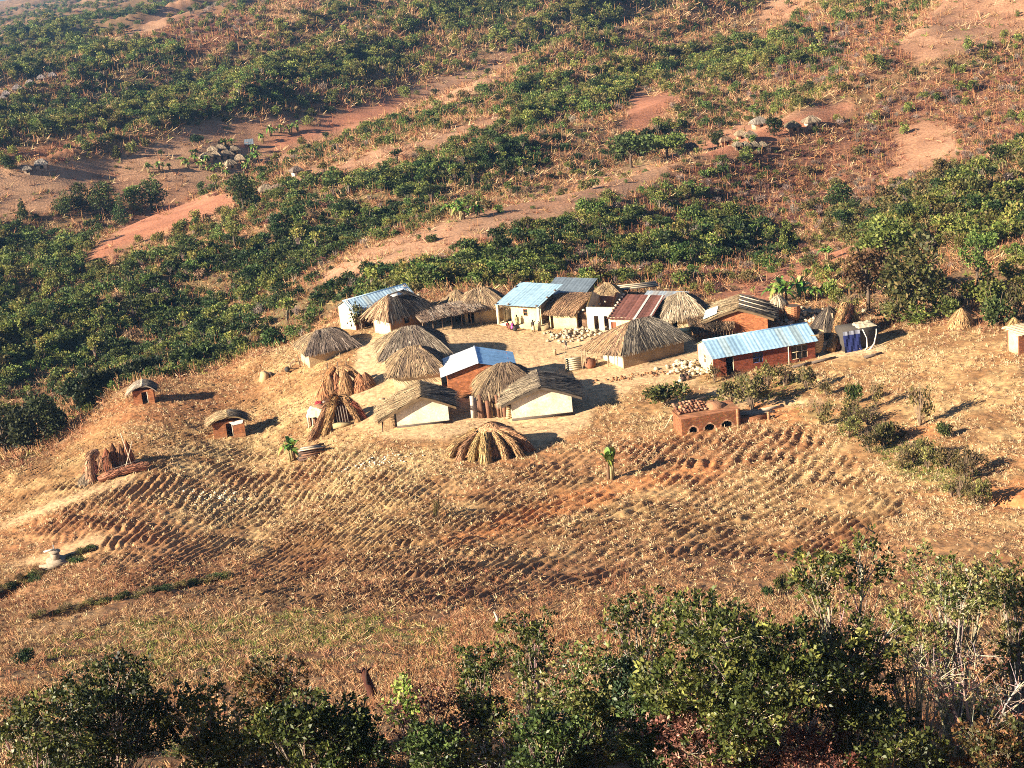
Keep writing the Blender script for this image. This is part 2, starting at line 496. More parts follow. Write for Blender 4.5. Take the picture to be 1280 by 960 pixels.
# ------------------------------------------------------------------ the ground: one sheet
def build_ground():
    us = np.concatenate([np.linspace(-.62, -.31, 40)[:-1], np.linspace(-.31, .31, 520), np.linspace(.31, .62, 40)[1:]])
    ys = [30.]
    while ys[-1] < 258: ys.append(ys[-1] + (.30 if ys[-1] > 95 else .36))
    while ys[-1] < 4500: ys.append(ys[-1] * 1.0055)
    ys = np.array(ys)
    nu, ny = len(us), len(ys)
    Y = np.repeat(ys, nu); X = np.tile(us, ny) * Y
    Z = ground_full(X, Y)
    px, py, qx, qy, near = cover(X, Y, Z)
    n1 = fbm(X * .35, Y * .35, 4, 70)[:, None]; n2 = fbm(X * .05, Y * .05, 3, 75)[:, None]; n3 = fbm(X * 1.7, Y * 1.7, 3, 78)[:, None]
    yard = np.clip(lut(M_YARD, qx, qy) * 1.3, 0, 1)[:, None]; path = lut(M_PATH, qx, qy)[:, None]
    green = lut(M_GREEN, qx, qy)[:, None]; straw = lut(M_STRAW, qx, qy)[:, None]
    mix = lambda a, b, t: a * (1 - t) + b * t
    A = lambda *c: np.array(c)[None, :]
    t = np.clip((n1 - .35) * 2.6, 0, 1)
    field = mix(A(.28, .145, .06), A(.46, .29, .13), t)
    field = mix(field, A(.30, .12, .05), np.clip((n2 - .52) * 4, 0, .7))
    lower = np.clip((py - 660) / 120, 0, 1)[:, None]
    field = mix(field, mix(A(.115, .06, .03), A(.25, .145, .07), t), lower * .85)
    field = mix(field, A(.50, .36, .17), straw * .55 * np.clip((n1 - .3) * 3, 0, 1))
    field = mix(field, A(.15, .15, .04), green * np.clip((n1 - .42) * 5, 0, .75))
    ycol = mix(A(.56, .385, .215), A(.47, .29, .145), np.clip((n2 - .35) * 3, 0, 1)); ycol = ycol * (.88 + .24 * n3)
    ycol = mix(ycol, A(.44, .19, .08), path * .85)
    nearc = mix(field, ycol, yard); nearc = mix(nearc, mix(A(.47, .20, .075), A(.40, .145, .05), np.clip((n1 - .4) * 4, 0, 1)), np.clip(path * 1.2, 0, .9) * np.clip((n3 - .15) * 3, .35, 1))
    bare = np.clip(lut(M_BARE, qx, qy) * 1.3 - .1, 0, 1)[:, None]; red = lut(M_RED, qx, qy)[:, None]
    dry = lut(M_DRY, qx, qy)[:, None]; dense = lut(M_DENSE, qx, qy)[:, None]
    farc = mix(A(.18, .105, .05), A(.31, .18, .09), np.clip((n2 - .3) * 2.5, 0, 1))
    farc = mix(farc, A(.20, .088, .052), dry * .9)
    farc = mix(farc, mix(A(.41, .235, .135), A(.33, .17, .095), np.clip((n2 - .3) * 3, 0, 1)), bare)
    farc = mix(farc, A(.36, .14, .075), red * .85)
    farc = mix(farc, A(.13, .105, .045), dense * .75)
    farc = farc * (.75 + .5 * n1)
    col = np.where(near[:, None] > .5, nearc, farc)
    i = np.arange((ny - 1) * (nu - 1)); r = i // (nu - 1); c = i % (nu - 1); k = r * nu + c
    F = np.stack([k, k + 1, k + nu + 1, k + nu], 1).astype(np.int32)
    me = bpy.data.meshes.new('ground')
    me.vertices.add(len(X)); me.vertices.foreach_set('co', np.stack([X, Y, Z], 1).astype(np.float32).ravel())
    me.loops.add(F.size); me.loops.foreach_set('vertex_index', F.ravel())
    me.polygons.add(len(F)); me.polygons.foreach_set('loop_start', np.arange(0, F.size, 4, dtype=np.int32))
    me.polygons.foreach_set('loop_total', np.full(len(F), 4, np.int32))
    me.polygons.foreach_set('use_smooth', np.ones(len(F), bool))
    me.update(calc_edges=True)
    at = me.color_attributes.new('Col', 'FLOAT_COLOR', 'POINT')
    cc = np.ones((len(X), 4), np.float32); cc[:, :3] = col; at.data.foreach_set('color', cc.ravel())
    m = material('soil', noise=(1.9, .42), noise2=(.12, .18), bump=.14, bscale=2.2)
    o = bpy.data.objects.new('ground', me); C.objects.link(o); me.materials.append(m)
    tag(o, kind='structure')
    # keep the grid for quick height queries
    return ys, us, Z.reshape(ny, nu)


GYS, GUS, GZ = build_ground()


def gh(x, y):
    """height of the built sheet"""
    x = np.asarray(x, float); y = np.asarray(y, float)
    a = np.clip(np.interp(x / y, GUS, np.arange(len(GUS))), 0, len(GUS) - 1.001); b = np.clip(np.interp(y, GYS, np.arange(len(GYS))), 0, len(GYS) - 1.001)
    i = a.astype(int); j = b.astype(int); fa = a - i; fb = b - j
    return (GZ[j, i] * (1 - fa) + GZ[j, i + 1] * fa) * (1 - fb) + (GZ[j + 1, i] * (1 - fa) + GZ[j + 1, i + 1] * fa) * fb


def gpt(px, py, miny=35):
    """the point of the built ground under a pixel of the photograph"""
    d = ray(px, py); ys = np.geomspace(max(miny, 36), 3200, 4200)
    f = d[2] / d[1] * ys - gh(d[0] / d[1] * ys, ys)
    k = np.where((f[1:] <= 0) & (f[:-1] > 0))[0]
    if not len(k): return hit(px, py, miny)
    k = int(k[0]); t = f[k] / (f[k] - f[k + 1]); Y = ys[k] + t * (ys[k + 1] - ys[k]); x = Y * d[0] / d[1]
    return Vector((x, Y, float(gh(x, Y))))


def build_haze():
    mb = MB(); mb.box((-3200, -60, -760), (3200, 4700, 40), (1, 1, 1))
    me = mb.mesh('haze'); o = bpy.data.objects.new('haze', me); C.objects.link(o); tag(o, 'thin bluish haze over the far valley', None, None, 'stuff')
    m = bpy.data.materials.new('haze'); m.use_nodes = True; nt = m.node_tree; nt.nodes.remove(nt.nodes['Principled BSDF'])
    v = nt.nodes.new('ShaderNodeVolumePrincipled'); v.inputs['Color'].default_value = (.28, .55, 1., 1); v.inputs['Density'].default_value = HAZE; v.inputs['Anisotropy'].default_value = .0
    nt.links.new(v.outputs[0], nt.nodes['Material Output'].inputs['Volume']); me.materials.append(m)


HAZE = .00006
build_haze()
# ------------------------------------------------------------------ thatch, sheet roofs, walls
def lerp(a, b, t):
    return a + (b - a) * t


STRAW = [(.36, .24, .12), (.30, .20, .11), (.42, .30, .16), (.24, .165, .10)]
GREY = [(.26, .20, .145), (.19, .145, .105), (.32, .26, .19), (.14, .105, .08)]
SHADE_SIDE = [(.13, .11, .09), (.085, .075, .065), (.20, .17, .14), (.06, .05, .045)]  # shade painted into the thatch of slopes turned from the sun


def strands(mb, patches, pal, per_m2=30, ln=1.1, wd=.055, lift=.10, over=.35, seed=0, droop=.25, big=.12, bulge=0.):
    rg = np.random.default_rng(seed)
    pal = np.array(pal)
    for (t0, t1, b0, b1) in patches:
        t0, t1, b0, b1 = [np.array(p, float) for p in (t0, t1, b0, b1)]
        wt, wb = np.linalg.norm(t1 - t0), np.linalg.norm(b1 - b0); H = np.linalg.norm((b0 + b1) / 2 - (t0 + t1) / 2)
        area = (wt + wb) / 2 * H; n = max(30, int(area * per_m2))
        v = rg.random(n) ** .9
        # narrower at the top: reject by width
        keep = rg.random(n) < (wt + (wb - wt) * v) / max(wt, wb) + .05
        v = v[keep]; n = len(v); u = rg.random(n)
        nrm = np.cross(b0 - t0 if wt < .1 else t1 - t0, (b0 + b1) / 2 - (t0 + t1) / 2)
        if wt < .1: nrm = np.cross(b1 - b0, (b0 + b1) / 2 - (t0 + t1) / 2)
        nrm = nrm / np.linalg.norm(nrm)
        if nrm[2] < 0: nrm = -nrm
        L = ln * (.55 + .9 * rg.random(n)) / H
        v0 = v * (1 + over / H * .5) - L * .5; v1 = v0 + L * 1.0
        eave = rg.random(n) < .22
        v0 = np.where(eave, 1 - L * .8, v0); v1 = np.where(eave, 1 + over / H * rg.random(n) * (.5 + 1.6 * vnoise(u * wb * 1.6, u * 0 + seed, seed % 31)), v1)
        v0 = np.maximum(v0, -.03); v1 = np.minimum(v1, 1 + over / H * 1.4)
        j = rg.normal(0, .30, n) * (.35 + .5 * rg.random(n)) / max(wb, 1.)
        P = lambda uu, vv: (t0 + (t1 - t0) * uu[:, None]) * (1 - vv[:, None]) + (b0 + (b1 - b0) * uu[:, None]) * vv[:, None]
        h0 = lift * (.2 + rg.random(n) * .6); h1 = lift * (.3 + 1.9 * rg.random(n) ** 2.5) + lift * 1.2 * (fbm(u * wb * .9, v * H * .9, 2, seed % 41) - .5)
        w = wd * (.5 + rg.random(n)); w = np.where(rg.random(n) < big, w * 2.3, w)
        e = (b1 - b0) / max(wb, 1e-3)
        p0 = P(u, v0) + nrm * h0[:, None]; p1 = P(np.clip(u + j, -.01, 1.01), v1) + nrm * h1[:, None]
        p1[:, 2] -= np.maximum(v1 - 1, 0) * H * droop
        p0[:, 2] += bulge * np.sin(np.pi * np.clip(v0, 0, 1)); p1[:, 2] += bulge * np.sin(np.pi * np.clip(v1, 0, 1))
        s0 = e[None] * (w * .5)[:, None]; s1 = e[None] * (w * .28)[:, None]
        V = np.stack([p0 - s0, p0 + s0, p1 + s1, p1 - s1], 1)
        clump = fbm(u * wb * 1.3 + seed, v * H * .35, 2, seed % 50)
        idx = np.clip((clump * 1.5 - .25 + rg.random(n) * .5) * len(pal), 0, len(pal) - 1e-3).astype(int)
        c = pal[idx] * (.45 + 1.0 * rg.random(n))[:, None]
        mb.quads(V, c)


def slab(mb, patches, th, col, bulge=0.):
    if bulge:
        K = 5; out = []
        for (t0, t1, b0, b1) in patches:
            t0, t1, b0, b1 = [Vector(p) for p in (t0, t1, b0, b1)]
            for i in range(K):
                f = lambda a, b, v: a.lerp(b, v) + Vector((0, 0, bulge * math.sin(math.pi * v)))
                out.append([f(t0, b0, i / K), f(t1, b1, i / K), f(t0, b0, (i + 1) / K), f(t1, b1, (i + 1) / K)])
        return slab(mb, out, th, col)
    for (t0, t1, b0, b1) in patches:
        up = [Vector(p) for p in (t0, t1, b1, b0)]; dn = [p - Vector((0, 0, th)) for p in up]
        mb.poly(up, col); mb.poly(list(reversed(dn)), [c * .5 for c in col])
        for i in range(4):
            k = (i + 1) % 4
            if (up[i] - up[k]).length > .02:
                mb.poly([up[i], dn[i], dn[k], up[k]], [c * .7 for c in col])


def roof_patches(L, D, h, rise, kind='gable', ridge='x', oh=.6, oe=.5, hip=1.4, sag=0.):
    """planes of a roof over a L x D house whose walls end at height h; list of (top0, top1, bottom0, bottom1)"""
    def sw(p): return (p[1], p[0], p[2]) if ridge == 'y' else p
    a, d = (L / 2, D / 2) if ridge == 'x' else (D / 2, L / 2)
    k = rise / d; ze = h - oh * k; zr = h + rise
    if kind == 'gable':
        P = [[(-a - oe, 0, zr), (a + oe, 0, zr), (-a - oe, -d - oh, ze), (a + oe, -d - oh, ze)],
             [(-a - oe, 0, zr), (a + oe, 0, zr), (-a - oe, d + oh, ze), (a + oe, d + oh, ze)]]
    elif kind == 'hip':
        r = max(a - hip, .12)
        A, B = (-r, 0, zr), (r, 0, zr)
        c = [(-a - oh, -d - oh, ze), (a + oh, -d - oh, ze), (a + oh, d + oh, ze), (-a - oh, d + oh, ze)]
        P = [[A, B, c[0], c[1]], [A, B, c[3], c[2]], [A, A, c[0], c[3]], [B, B, c[1], c[2]]]
    elif kind == 'mono':   # high at the back
        P = [[(-a - oe, d + oh, zr), (a + oe, d + oh, zr), (-a - oe, -d - oh, h - oh * rise / (2 * d)), (a + oe, -d - oh, h - oh * rise / (2 * d))]]
    elif kind == 'cone':
        P = []
        n = 10
        for i in range(n):
            t0, t1 = 2 * math.pi * i / n, 2 * math.pi * (i + 1) / n
            q = lambda t: ((a + oh) * math.cos(t), (d + oh) * math.sin(t), ze)
            P.append([(0, 0, zr), (0, 0, zr), q(t0), q(t1)])
    return [[sw(p) for p in q] for q in P]


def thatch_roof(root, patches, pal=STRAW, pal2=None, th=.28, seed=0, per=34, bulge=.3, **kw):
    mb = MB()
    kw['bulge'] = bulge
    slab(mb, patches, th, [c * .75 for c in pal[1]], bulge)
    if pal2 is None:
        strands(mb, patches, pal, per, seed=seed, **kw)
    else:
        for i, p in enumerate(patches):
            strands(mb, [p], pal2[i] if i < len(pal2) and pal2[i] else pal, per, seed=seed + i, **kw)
    # ruffled crest along the top
    for (t0, t1, b0, b1) in patches[:2]:
        t0, t1 = np.array(t0), np.array(t1); Lr = np.linalg.norm(t1 - t0)
        rg = np.random.default_rng(seed + 77); n = int(20 + Lr * 16)
        e = (t1 - t0) / Lr if Lr > .05 else np.array([1., 0, 0])
        down = (np.array(b0) + np.array(b1)) / 2 - (t0 + t1) / 2; down = down / np.linalg.norm(down)
        p0 = t0 + e * (rg.random(n) * max(Lr, .2))[:, None] + np.array([0, 0, .12]) + rg.normal(0, .04, (n, 3))
        p1 = p0 + down * (.5 + .5 * rg.random(n))[:, None] + e * rg.normal(0, .12, n)[:, None] + np.array([0, 0, .03])
        w = e * (.03 + .03 * rg.random(n))[:, None]
        mb.quads(np.stack([p0 - w, p0 + w, p1 + w * .6, p1 - w * .6], 1), np.array(pal)[rg.integers(0, len(pal), n)] * (.7 + .5 * rg.random(n))[:, None])
    return mb.build('roof', MT['thatch'], root)


def sheet_roof(root, patches, col, var=.06, pitch=.46, amp=.02, mat='metal', seed=0, name='roof', sheet=.85, ridge_cap=None):
    rg = random.Random(seed); mb = MB()
    for (t0, t1, b0, b1) in patches:
        t0, t1, b0, b1 = [Vector(p) for p in (t0, t1, b0, b1)]
        Lr = (t1 - t0).length; n = max(2, int(Lr / (pitch / 4)))
        nrm = (t1 - t0).cross(b0 - t0).normalized()
        if nrm.z < 0: nrm = -nrm
        k = len(mb.v); cs = {}
        for i in range(n + 1):
            o = nrm * (amp * math.sin(i * math.pi / 2) + (.012 if int(i * pitch / 4 / sheet) % 2 else 0))
            mb.v.append(tuple(t0.lerp(t1, i / n) + o)); mb.v.append(tuple(b0.lerp(b1, i / n) + o))
        for i in range(n):
            q = int(i * pitch / 4 / sheet)
            if q not in cs: cs[q] = np.array(col) * (1 + var * (rg.random() * 2 - 1)) * ((1.02, .86, .72) if rg.random() < .14 and mat == 'metal' else (1, 1, 1))
            rib = .80 if (i % max(1, int(sheet / (pitch / 4)))) == 0 else 1.
            mb.f.append((k + 2 * i, k + 2 * i + 1, k + 2 * i + 3, k + 2 * i + 2)); mb.c.append(tuple(cs[q] * rib))
    if ridge_cap:
        a, b = ridge_cap
        mb.tube([Vector(a) + Vector((0, 0, .02)), Vector(b) + Vector((0, 0, .02))], .10, 6, [c * 1.1 for c in col])
    return mb.build(name, MT[mat], root)


def wall_sides(root, L, D, h, cols, mats, openings={}, t=.22, gable=None, rise=0., below=.9, top=None):
    """four walls, each an object of its own with real openings; cols/mats by side F R B L"""
    for side in 'FRBL':
        Wd = L if side in 'FB' else D
        if side == 'F': T = lambda s, z, d: (-L / 2 + s, -D / 2 + d, z)
        if side == 'B': T = lambda s, z, d: (L / 2 - s, D / 2 - d, z)
        if side == 'R': T = lambda s, z, d: (L / 2 - d, -D / 2 + s, z)
        if side == 'L': T = lambda s, z, d: (-L / 2 + d, D / 2 - s, z)
        a, b = (0, L) if side in 'FB' else (t, D - t)
        ops = openings.get(side, [])
        xs = sorted({a, b, *[o[0] for o in ops], *[o[1] for o in ops]}); zs = sorted({-below, h, .18, .42, *[o[2] for o in ops], *[o[3] for o in ops]})
        mb = MB(); col = cols.get(side, cols['F'])
        col0 = col
        for i in range(len(xs) - 1):
            for j in range(len(zs) - 1):
                sp_ = .55 if zs[j + 1] <= .19 else (.22 if zs[j + 1] <= .43 else 0.)
                col = tuple(lerp(p, q, sp_) for p, q in zip(col0, (.36, .20, .10))) if sp_ else col0
                mx, mz = (xs[i] + xs[i + 1]) / 2, (zs[j] + zs[j + 1]) / 2
                if any(o[0] < mx < o[1] and o[2] < mz < o[3] for o in ops): continue
                q = ((xs[i], zs[j]), (xs[i + 1], zs[j]), (xs[i + 1], zs[j + 1]), (xs[i], zs[j + 1]))
                mb.poly([T(*p, 0) for p in q], col); mb.poly([T(*p, t) for p in reversed(q)], col)
        col = col0
        for o in ops:
            x0, x1, z0, z1 = o[:4]
            for p, q in (((x0, z0), (x0, z1)), ((x0, z1), (x1, z1)), ((x1, z1), (x1, z0)), ((x1, z0), (x0, z0))):
                mb.poly([T(*p, 0), T(*q, 0), T(*q, t), T(*p, t)], [c * .8 for c in col])
        mb.poly([T(a, h, 0), T(b, h, 0), T(b, h, t), T(a, h, t)], col)
        if side in 'FB':
            for s in (0, L):
                mb.poly([T(s, -below, 0), T(s, h, 0), T(s, h, t), T(s, -below, t)], col)
        if gable and side in gable:
            m_ = Wd / 2 + (top or 0)
            for d in (0, t): mb.poly([T(0, h, d), T(Wd, h, d), T(m_, h + rise, d)], col)
        w = mb.build('wall', MT[mats.get(side, mats['F'])], root)
        for o in ops:
            kind = o[4]; x0, x1, z0, z1 = o[:4]
            if kind == 'window':
                fb = MB(); fc = o[5] if len(o) > 5 else (.6, .55, .45)
                nb = o[6] if len(o) > 6 else 2
                for i in range(nb + 1):
                    s = lerp(x0, x1, i / nb); fb.box((0, 0, 0), (.08, .08, z1 - z0), fc, Matrix.Translation(T(s - .04, z0, .10)))
                for z in (z0, (z0 + z1) / 2, z1 - .07):
                    p, q = Vector(T(x0, z, .06)), Vector(T(x1, z, .06)); fb.tube([p, q], .04, 4, fc)
                f = fb.build('window', MT['wood'], root)
                pb = MB(); pb.poly([T(x0, z0, .16), T(x1, z0, .16), T(x1, z1, .16), T(x0, z1, .16)], (.02, .022, .025)); pb.build('pane', MT['pane'], f)
            elif kind == 'door':
                db = MB(); dc = o[5] if len(o) > 5 else (.16, .09, .05)
                n = 4
                for i in range(n):
                    s0, s1 = lerp(x0, x1, i / n) + .01, lerp(x0, x1, (i + 1) / n)
                    p = [T(s0, z0, .1), T(s1, z0, .1), T(s1, z1, .1), T(s0, z1, .1)]
                    db.poly(p, [c * (.8 + .12 * (i % 3)) for c in dc])
                for s in (x0, x1 - .07):
                    p, q = Vector(T(s + .03, z0, .03)), Vector(T(s + .03, z1, .03)); db.tube([p, q], .05, 4, [c * 1.4 for c in dc])
                db.build('door', MT['wood'], root)
            elif kind == 'jamb':
                jb = MB(); jc = o[5]
                p, q = Vector(T(x1 - .04, z0, .03)), Vector(T(x1 - .04, z1, .03)); jb.tube([p, q], .06, 4, jc); jb.build('door_frame', MT['wood'], root)


def site(px, py, yaw, L, D, sink=0.):
    """centre of a footprint whose front-left corner stands at the photograph's pixel"""
    p = gpt(px, py, 100)
    c = p + Matrix.Rotation(yaw, 3, 'Z') @ Vector((L / 2, D / 2, 0))
    c.z = p.z - sink
    return c


def plinth(root, L, D, col, h=.25, ex=.25):
    mb = MB(); mb.box((-L / 2 - ex, -D / 2 - ex, -1.6), (L / 2 + ex, D / 2 + ex, h), col)
    return mb.build('plinth', MT['mud'], root)


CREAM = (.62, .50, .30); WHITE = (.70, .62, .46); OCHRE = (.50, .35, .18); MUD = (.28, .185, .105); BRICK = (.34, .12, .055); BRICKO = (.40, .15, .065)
SHEET = (.40, .62, .80)

# ---- long brick house under light-blue sheets
r = empty('brick_house', site(893, 473, R(13), 12.2, 5.2), R(13), 'long red brick house with ribbed pale blue roof and cream left end', 'house', None)
wall_sides(r, 12.2, 5.2, 2.6, {'F': (.24, .066, .034), 'L': CREAM, 'B': BRICK, 'R': BRICK}, {'F': 'brick', 'L': 'plaster'},  # front brick darker than the other sides, its shade put into the colour
           {'F': [(1.5, 2.4, .0, 2.15, 'jamb', (.55, .45, .3)), (4.7, 5.9, .95, 2.1, 'window', (.06, .09, .22), 3), (9.3, 11.3, .55, 2.2, 'window', (.52, .40, .25), 3)],
            'L': [(2.1, 2.7, 1.0, 2.1, 'window', (.85, .82, .72), 1)]}, gable='LR', rise=1.15)
P = roof_patches(12.2, 5.2, 2.6, 1.15, 'gable', 'x', .45, .25)
sheet_roof(r, P, SHEET, .20, seed=3, ridge_cap=(P[0][0], P[0][1]))
mb = MB(); mb.tube([(2.75, -2.95, -.6), (2.75, -2.95, 2.45)], .06, 6, (.6, .5, .36)); mb.build('post', MT['wood'], r)

# ---- brick house seen end on, white and blue sheet roof
r = empty('brick_house', site(562, 498, R(3), 7.2, 5.6), R(3), 'orange brick gable-end house under a white and blue sheet roof, behind the thatched huts', 'house')
wall_sides(r, 7.2, 5.6, 2.9, {'F': BRICKO}, {'F': 'brick'}, {}, gable='FB', rise=1.0)
P = roof_patches(7.2, 5.6, 2.9, 1.0, 'gable', 'y', .75, .45)
sheet_roof(r, [P[0]], (.74, .77, .80), .03, seed=5, ridge_cap=(P[0][0], P[0][1])); sheet_roof(r, [P[1]], (.26, .47, .72), .04, seed=6)

# ---- white hut right of centre (thatched gable towards us)
r = empty('thatched_hut', site(641, 527, R(2), 6.6, 5.0), R(2), 'cream plastered hut with a broad drooping grey thatch, nearest to the octopus-like grass stack', 'hut')
plinth(r, 6.6, 5.0, (.40, .24, .12), .05)
wall_sides(r, 6.6, 5.0, 2.5, {'F': WHITE, 'R': (.5, .42, .3)}, {'F': 'plaster'}, {}, gable='FB', rise=1.25)
mb = MB(); mb.box((-3.36, -2.56, -.02), (3.34, -2.503, .34), (.09, .07, .055)); mb.build('base_band', MT['mud'], r)
P = roof_patches(6.6, 5.0, 2.5, 1.25, 'gable', 'y', 1.1, .55)
thatch_roof(r, P, GREY, [[(.44, .33, .20), (.34, .26, .17), (.52, .41, .26), (.26, .2, .14)], SHADE_SIDE], seed=101, bulge=.09, lift=.17, per=40, ln=1.5)
mb = MB()
for i in range(7): mb.box((-3.95, -1.6, .1 + i * .28), (-3.45, -1.35, .26 + i * .28), (.5, .36, .2), Matrix.Rotation(.02 * i, 4, 'Z'))
mb.build('ladder', MT['wood'], r)

# ---- white hut left of centre
r = empty('thatched_hut', site(497, 536, R(2), 5.7, 4.4), R(2), 'cream hut with straw thatch, left slope painted pale as lit, right dark as shaded', 'hut')
plinth(r, 5.7, 4.4, (.42, .22, .10), .08, .35)
wall_sides(r, 5.7, 4.4, 2.35, {'F': WHITE, 'R': (.5, .42, .3)}, {'F': 'plaster'}, {}, gable='FB', rise=1.2)
mb = MB(); mb.box((-2.9, -2.27, -.02), (2.9, -2.203, .32), (.09, .07, .055)); mb.build('base_band', MT['mud'], r)
P = roof_patches(5.7, 4.4, 2.35, 1.2, 'gable', 'y', .9, .6)
P[0][2] = (P[0][2][0] - 1.1, P[0][2][1], P[0][2][2] - .75); P[0][3] = (P[0][3][0] - 1.1, P[0][3][1], P[0][3][2] - .75)
thatch_roof(r, P, STRAW, [[(.50, .36, .19), (.40, .28, .15), (.56, .42, .24), (.3, .2, .11)], SHADE_SIDE], seed=121, bulge=.09, lift=.17, per=42, ln=1.3)  # left palette pale as sunlit, right one dark as shaded
mb = MB()
for i in range(14): mb.tube([(-4.6 + .02 * i, -2.2 + i * .28, -.9), (-4.45, -2.2 + i * .28, .85 + .1 * (i % 3))], .05, 4, (.16, .11, .08))
mb.build('screen', MT['wood'], r)

# ---- hut behind the left white hut
r = empty('thatched_hut', site(494, 491, R(4), 5.4, 4.6), R(4), 'pale walled hut with brown hipped thatch, left of the brick gable end', 'hut')
wall_sides(r, 5.4, 4.6, 2.75, {'F': CREAM}, {'F': 'plaster'}, {})
thatch_roof(r, roof_patches(5.4, 4.6, 2.75, 1.75, 'hip', 'x', .65, .5, 1.9), [(.33, .22, .12), (.25, .165, .10), (.40, .28, .16), (.18, .125, .085)], [None, None, STRAW, SHADE_SIDE], seed=141, per=42, ln=1.4)

# ---- thatch further back, walls hidden
r = empty('thatched_hut', site(482, 462, R(6), 7.0, 5.0), R(6), 'wide hipped thatch showing just above the pale walled hut, its own walls hidden', 'hut')
wall_sides(r, 7.0, 5.0, 2.0, {'F': OCHRE}, {'F': 'mud'}, {'F': [(5.6, 6.5, 0, 1.8, 'hole')]})
thatch_roof(r, roof_patches(7.0, 5.0, 2.2, 1.9, 'hip', 'x', .8, .5, 2.5), GREY, [None, None, [(.46, .33, .18), (.38, .27, .15), (.52, .39, .23), (.3, .21, .12)], SHADE_SIDE], seed=161, per=42, ln=1.5)

# ---- left hut, mud walls
r = empty('thatched_hut', site(388, 461, R(19), 5.8, 4.4), R(19), 'leftmost thatched hut with mud-brown walls and pole ties across its grey roof', 'hut')
wall_sides(r, 5.8, 4.4, 2.5, {'F': (.50, .36, .20), 'L': (.55, .42, .25)}, {'F': 'mud'}, {})
P = roof_patches(5.8, 4.4, 2.5, 1.45, 'hip', 'x', .6, .5, 1.8)
thatch_roof(r, P, GREY, [[(.27, .20, .15), (.21, .155, .115), (.34, .26, .2), (.15, .11, .085)], None, STRAW, SHADE_SIDE], seed=181, per=42, ln=1.1)
mb = MB()
for (p, q) in (((-.8, 0, 3.95), (-3.4, -2.7, 2.0)), ((.9, 0, 3.95), (.6, -3.0, 1.75)), ((-2.9, -2.3, 2.45), (2.9, -2.2, 2.45)), ((-.8, 0, 4.0), (.9, 0, 4.0))):
    mb.tube([p, ((p[0] + q[0]) / 2, (p[1] + q[1]) / 2, (p[2] + q[2]) / 2 + .12), q], .05, 4, (.10, .075, .05))
mb.build('roof_pole', MT['wood'], r)

# ---- big hipped thatch in the middle
r = empty('thatched_hut', site(780, 461, R(25), 8.2, 5.0), R(25), 'largest hut, long low mud wall, white left end, combed grey hipped thatch', 'hut')
wall_sides(r, 8.2, 5.0, 2.45, {'F': (.34, .24, .14), 'L': WHITE}, {'F': 'mud', 'L': 'plaster'}, {'L': [(3.4, 4.2, 0, 1.75, 'door', (.62, .55, .42))]})
P = roof_patches(8.2, 5.0, 2.45, 2.1, 'hip', 'x', .45, .5, 2.6)
P[2][3] = (P[2][3][0] - 2.2, P[2][3][1] + .2, P[2][3][2] - .35); P[1][2] = P[2][3]
thatch_roof(r, P, GREY, [[(.30, .25, .18), (.14, .115, .09), (.36, .30, .22), (.09, .075, .06)], None, [(.36, .22, .115), (.29, .175, .095), (.42, .28, .15), (.22, .13, .08)], SHADE_SIDE], seed=201, per=46, ln=1.9)
for x, y in ((-5.0, -.4), (-5.6, 1.2), (-6.0, 2.7)):
    mb = MB(); mb.tube([(x, y, -.8), (x + .05, y, 2.0)], .07, 5, (.42, .30, .18)); mb.build('porch_post', MT['wood'], r)

# ---- hut behind the right white hut
r = empty('thatched_hut', site(606, 514, R(5), 5.6, 4.4, -.3), R(5), 'brown thatch rising between the brick gable end and the grey-roofed white hut', 'hut')
wall_sides(r, 5.6, 4.4, 2.1, {'F': OCHRE}, {'F': 'mud'}, {})
thatch_roof(r, roof_patches(5.6, 4.4, 2.3, 1.9, 'hip', 'x', .8, .5, 2.0), [(.26, .175, .10), (.20, .135, .085), (.31, .22, .13), (.15, .10, .065)], [None, None, STRAW, SHADE_SIDE], seed=221, per=42, ln=1.3)

# ---- back-left sheet roofed house
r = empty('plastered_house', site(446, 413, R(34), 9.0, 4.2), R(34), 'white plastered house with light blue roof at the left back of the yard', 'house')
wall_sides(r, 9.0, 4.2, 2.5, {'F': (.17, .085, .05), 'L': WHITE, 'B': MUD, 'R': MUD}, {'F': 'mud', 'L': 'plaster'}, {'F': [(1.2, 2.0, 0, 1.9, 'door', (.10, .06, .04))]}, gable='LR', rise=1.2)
P = roof_patches(9.0, 4.2, 2.5, 1.1, 'gable', 'x', .5, .3)
sheet_roof(r, P, (.50, .68, .80), .06, seed=9, ridge_cap=(P[0][0], P[0][1]))

# ---- shaggy hut in front of it
r = empty('thatched_hut', site(490, 420, R(40), 5.6, 3.6), R(40), 'shaggy ragged thatch hut with scraps of sheet on its crest, beside the white plastered house', 'hut')
wall_sides(r, 5.6, 3.6, 3.0, {'F': (.24, .14, .08), 'L': WHITE}, {'F': 'mud', 'L': 'plaster'}, {'F': [(2.2, 3.0, 1.0, 1.9, 'hole')]})
thatch_roof(r, roof_patches(5.6, 3.6, 3.0, 1.6, 'hip', 'x', .8, .5, 1.5), [(.33, .2, .115), (.26, .155, .095), (.38, .26, .15), (.16, .11, .08)], [SHADE_SIDE, None, [(.42, .27, .15), (.34, .21, .12), (.48, .33, .19), (.27, .17, .1)], None], seed=241, per=40, ln=1.5, over=.5, lift=.2)
mb = MB(); mb.box((-1.4, -.5, 4.75), (.0, .15, 4.8), (.66, .64, .58), Matrix.Rotation(.15, 4, 'X')); mb.box((.4, -.2, 4.82), (1.9, .5, 4.87), (.6, .68, .74)); mb.build('sheet_scrap', MT['metal'], r)

